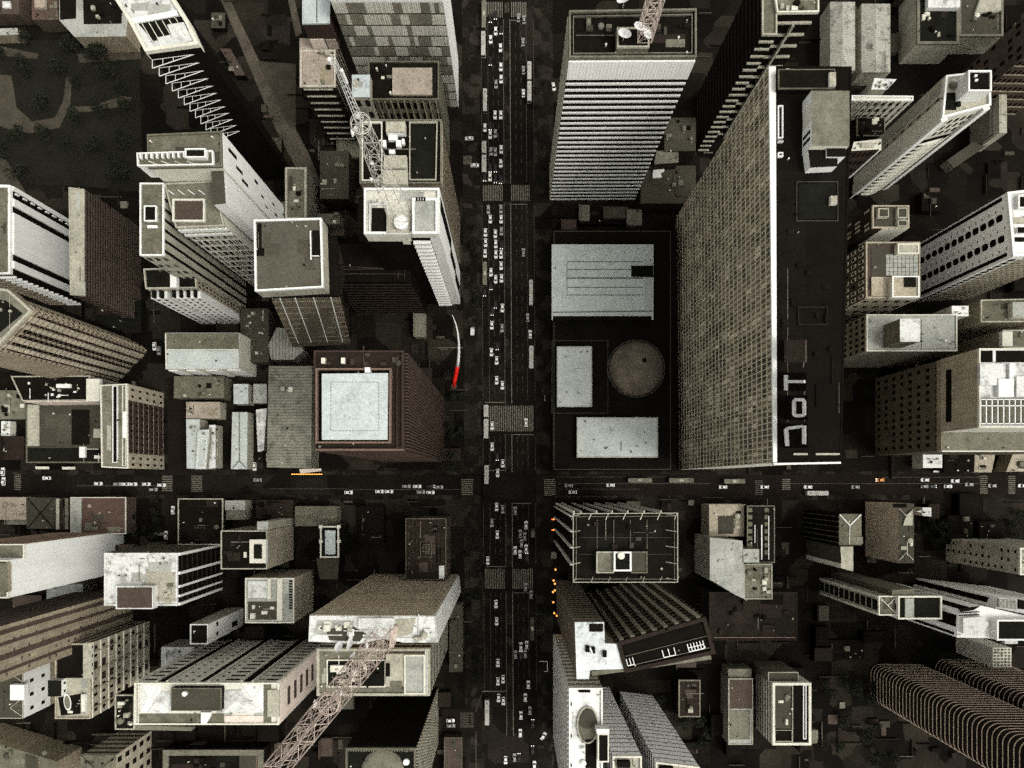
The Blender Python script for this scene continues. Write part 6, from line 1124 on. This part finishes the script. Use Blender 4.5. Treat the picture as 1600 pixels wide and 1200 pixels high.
o = empty('van', P(738, 517, 0), 'pale delivery van parked on the left pavement by the curved pole', 'van'); p_ = P(738.3, 517, 1)
MB().box(p_.x - .95, p_.y - 2.3, .45, p_.x + .95, p_.y + .9, 2.4).build('cargo_box', WHITED, o); MB().hexa([(p_.x - .9, p_.y + .95, .4), (p_.x + .9, p_.y + .95, .4), (p_.x + .9, p_.y + 2.3, .4), (p_.x - .9, p_.y + 2.3, .4)], [(p_.x - .85, p_.y + .95, 2.0), (p_.x + .85, p_.y + .95, 2.0), (p_.x + .8, p_.y + 1.6, 2.0), (p_.x - .8, p_.y + 1.6, 2.0)]).build('cab', CARG, o); MB().box(p_.x - .75, p_.y + 1.7, 1.3, p_.x + .75, p_.y + 2.0, 1.7).build('windscreen', GLASS, o)
for sx in (-1, 1):
    for dy in (-1.5, 1.5): MB().bar((p_.x + sx * .7, p_.y + dy, .4), (p_.x + sx * .92, p_.y + dy, .4), .38, n=10).build('wheel', TYRE, o)
o = empty('van', P(832.6, 833, 0), 'grey box van in the right kerb lane below the cross street', 'van'); p_ = P(832.6, 833, 1)
MB().box(p_.x - .95, p_.y - 2.1, .4, p_.x + .95, p_.y + 1.0, 2.3).build('cargo_box', MIDG, o); MB().box(p_.x - .88, p_.y + 1.05, .4, p_.x + .88, p_.y + 2.3, 1.6).build('cab', DKOL, o); MB().box(p_.x - .75, p_.y + 1.2, 1.61, p_.x + .75, p_.y + 1.7, 1.66).build('windscreen', GLASS, o)
for sx in (-1, 1):
    for dy in (-1.4, 1.6): MB().bar((p_.x + sx * .7, p_.y + dy, .4), (p_.x + sx * .97, p_.y + dy, .4), .38, n=10).build('wheel', TYRE, o)
for x0, x1, y, lab in ((56, 77, 731, 'left one of two white shop awnings under the dark courtyard roof'), (98, 118, 731.5, 'right one of two white shop awnings under the dark courtyard roof')):
    a_ = [P(q, r, 3.2) for q, r in R(x0, y - 2, x1, y + 2)]; e_ = [p_ + Vector((0, 0, .6 if i < 2 else .15)) for i, p_ in enumerate(a_)]; o = MB().hexa(a_, e_).build('shop_awning', OFFW); tag(o, lab, 'awning', 'white awnings on the cross street')
o = empty('bus_shelter', P(849, 1040, 0), 'angular white rail frame of a shelter on the right pavement', 'shelter')
MB().bar(P(843, 1033.5, 2.6), P(855, 1033.5, 2.6), .17).build('roof_rail', WHITE, o); MB().bar(P(855, 1033.5, 2.6), P(855.5, 1049, 2.6), .2).build('roof_rail', WHITE, o); MB().bar(P(850, 1049, 2.6), P(855.5, 1049, 2.6), .17).build('roof_rail', WHITE, o)
for x, y in ((843, 1033.5), (855, 1033.5), (855.5, 1049)): MB().bar(P(x, y, .15), P(x, y, 2.6), .07).build('post', STEEL, o)
o = MB().bar(P(851, 617, .15), P(851.3, 626, 4), .16).build('banner_post', WHITE); tag(o, 'short white post by the upright pale podium roof', 'post'); o = MB().bar(P(722.5, 990, .15), P(722.6, 1002, 5), .2).build('banner_post', WHITE); tag(o, 'short white post on the left pavement beside the mast tower', 'post')

# ================================================================ TREES
def crown_mesh(seed, n=520):
    rnd = random.Random(seed); me = MB(); lobes = [(Vector((rnd.uniform(-1.9, 1.9), rnd.uniform(-1.9, 1.9), rnd.uniform(3.6, 6.2))), rnd.uniform(1.0, 2.0)) for _ in range(8)]
    for i in range(n):
        c, r = rnd.choice(lobes); d = Vector((rnd.gauss(0, 1), rnd.gauss(0, 1), rnd.gauss(0, 1) * .8)).normalized(); p_ = c + d * r * rnd.uniform(.55, 1.08)
        a = Vector((rnd.gauss(0, 1), rnd.gauss(0, 1), rnd.gauss(0, .6))).normalized(); b_ = a.cross(Vector((rnd.gauss(0, 1), rnd.gauss(0, 1), rnd.gauss(0, 1)))).normalized(); s = rnd.uniform(.22, .48)
        me.face([p_ - a * s, p_ - b_ * s * .6, p_ + a * s, p_ + b_ * s * .6], 0 if rnd.random() < .6 else 1)
    return me
protos = []
for k in range(4):
    o = empty('tree', (0, 0, 0), '', 'tree', 'dark leafy trees'); crown_mesh(200 + k).build('crown', [LEAFA, LEAFB], o)
    t = MB(); t.tube([(0, 0, 0), (.05, 0, 2.2), (.1, .05, 4.2)], [.24, .18, .10], 7)
    rnd = random.Random(k)
    for i in range(4): a = i * 1.6 + k; t.tube([(.05, 0, 2.3), (math.cos(a) * 1.0, math.sin(a) * 1.0, 4.6)], [.10, .04], 5)
    t.build('trunk', BARK, o); protos.append(o)
rnd = random.Random(21); spots = []
def scatter(n, x0, y0, x1, y1, where, s0=.8, s1=1.5, avoid=()):
    tries = 0; k = 0
    while k < n and tries < 900:
        tries += 1; x, y = rnd.uniform(x0, x1), rnd.uniform(y0, y1)
        if any(a[0] < x < a[2] and a[1] < y < a[3] for a in avoid): continue
        if any(abs(x - q[0]) < 10 and abs(y - q[1]) < 10 for q in spots): continue
        spots.append((x, y, rnd.uniform(s0, s1), where)); k += 1
scatter(26, 2, 66, 205, 284, 'dark tree among the garden paths at the upper left', .9, 1.6, [(30, 185, 100, 205), (142, 152, 205, 172)])
scatter(9, 200, 780, 254, 844, 'tree in the small garden below the cross street', .5, .9)
scatter(16, 1272, 1050, 1400, 1195, 'dark tree in the yard left of the bronze ribbed towers', .8, 1.4); scatter(6, 1225, 380, 1225, 380, '', 1, 1) if 0 else None
scatter(8, 1440, 560, 1470, 560, '') if 0 else None
scatter(10, 1020, 1085, 1120, 1160, 'tree in the dark gap right of the banded towers', .7, 1.1, [(1058, 1058, 1096, 1122)])
scatter(12, 1400, 215, 1440, 300, 'tree in the dark lane right of the arched tower', .6, 1.0) if 0 else None
scatter(9, 560, 1095, 690, 1160, 'tree in the dark court above the domed tower', .7, 1.2) if 0 else None
scatter(12, 1440, 800, 1590, 848, 'tree in the dark yards right of the tiny white gable', .6, 1.0, [(1476, 800, 1575, 852)])
scatter(8, 640, 560, 720, 735, 'tree on the forecourt beside the red ribbed tower', .6, .9, [(640, 560, 700, 735), (704, 480, 722, 610)])
scatter(10, 838, 60, 856, 300, 'street tree on the right pavement beside the ladder-ledge tower', .45, .7); scatter(10, 728, 860, 747, 1090, 'street tree on the left pavement below the cross street', .45, .7); scatter(8, 726, 330, 745, 480, 'street tree on the left pavement beside the striped-balcony tower', .45, .7); scatter(8, 840, 940, 856, 1130, 'street tree on the right pavement below the lower crosswalk', .4, .6, [(842, 1030, 858, 1052)])
seen = {}
for i, (x, y, s, where) in enumerate(spots):
    k = i % 4; p_ = P(x, y, 0)
    o = protos[k] if i < 4 else copy_thing(protos[k], p_, 0, where)
    o.location = p_; o.rotation_euler = (0, 0, rnd.uniform(0, 6.28)); o.scale = (s, s, s * rnd.uniform(.85, 1.1)); o['label'] = where; o['group'] = where.replace('tree', 'trees', 1)

# ================================================================ CAMERA AND LIGHT
cam = bpy.data.cameras.new('camera'); co = bpy.data.objects.new('camera', cam); COL.objects.link(co)
co.location = (0, 0, H); co.rotation_euler = (0, 0, 0); cam.sensor_width = 36.0; cam.lens = F / 1600 * 36.0
cam.shift_x = 0.0; cam.shift_y = (NY - 600) / 1600.0; cam.clip_start = 1.0; cam.clip_end = 3000; scene.camera = co
EL, AZ = R_(56), R_(116)                      # sun: elevation, clockwise from the top of the plan
sd = Vector((math.sin(AZ) * math.cos(EL), math.cos(AZ) * math.cos(EL), math.sin(EL)))
sl = bpy.data.lights.new('sun', 'SUN'); so = bpy.data.objects.new('sun', sl); COL.objects.link(so)
sl.energy = 0.5; sl.angle = R_(12); sl.color = (1, .95, .87); so.rotation_euler = sd.to_track_quat('Z', 'Y').to_euler(); so.location = sd * 600
w = bpy.data.worlds.new('World'); scene.world = w; w.use_nodes = True; nt = w.node_tree
bg = nt.nodes['Background']; sky = nt.nodes.new('ShaderNodeTexSky'); sky.sky_type = 'NISHITA'; sky.sun_disc = False
sky.sun_elevation = EL; sky.sun_rotation = AZ; sky.air_density = 1.0; sky.dust_density = 4.0; sky.ozone_density = 1.0
hs = nt.nodes.new('ShaderNodeHueSaturation'); hs.inputs['Saturation'].default_value = .02
nt.links.new(sky.outputs[0], hs.inputs['Color']); tint = nt.nodes.new('ShaderNodeMix'); tint.data_type = 'RGBA'; tint.blend_type = 'MULTIPLY'; tint.inputs[0].default_value = 1.0
tint.inputs[7].default_value = (1.0, .988, .945, 1); nt.links.new(hs.outputs[0], tint.inputs[6]); nt.links.new(tint.outputs[2], bg.inputs['Color']); bg.inputs['Strength'].default_value = .15
scene.view_settings.view_transform = 'Standard'; scene.view_settings.look = 'None'; scene.view_settings.exposure = 0.76; scene.view_settings.gamma = 1.0
scene.cycles.max_bounces = 4; scene.cycles.diffuse_bounces = 1; scene.cycles.use_denoising = False
scene.cycles.use_adaptive_sampling = True; scene.cycles.adaptive_threshold = .045; scene.cycles.adaptive_min_samples = 16; scene.cycles.glossy_bounces = 2
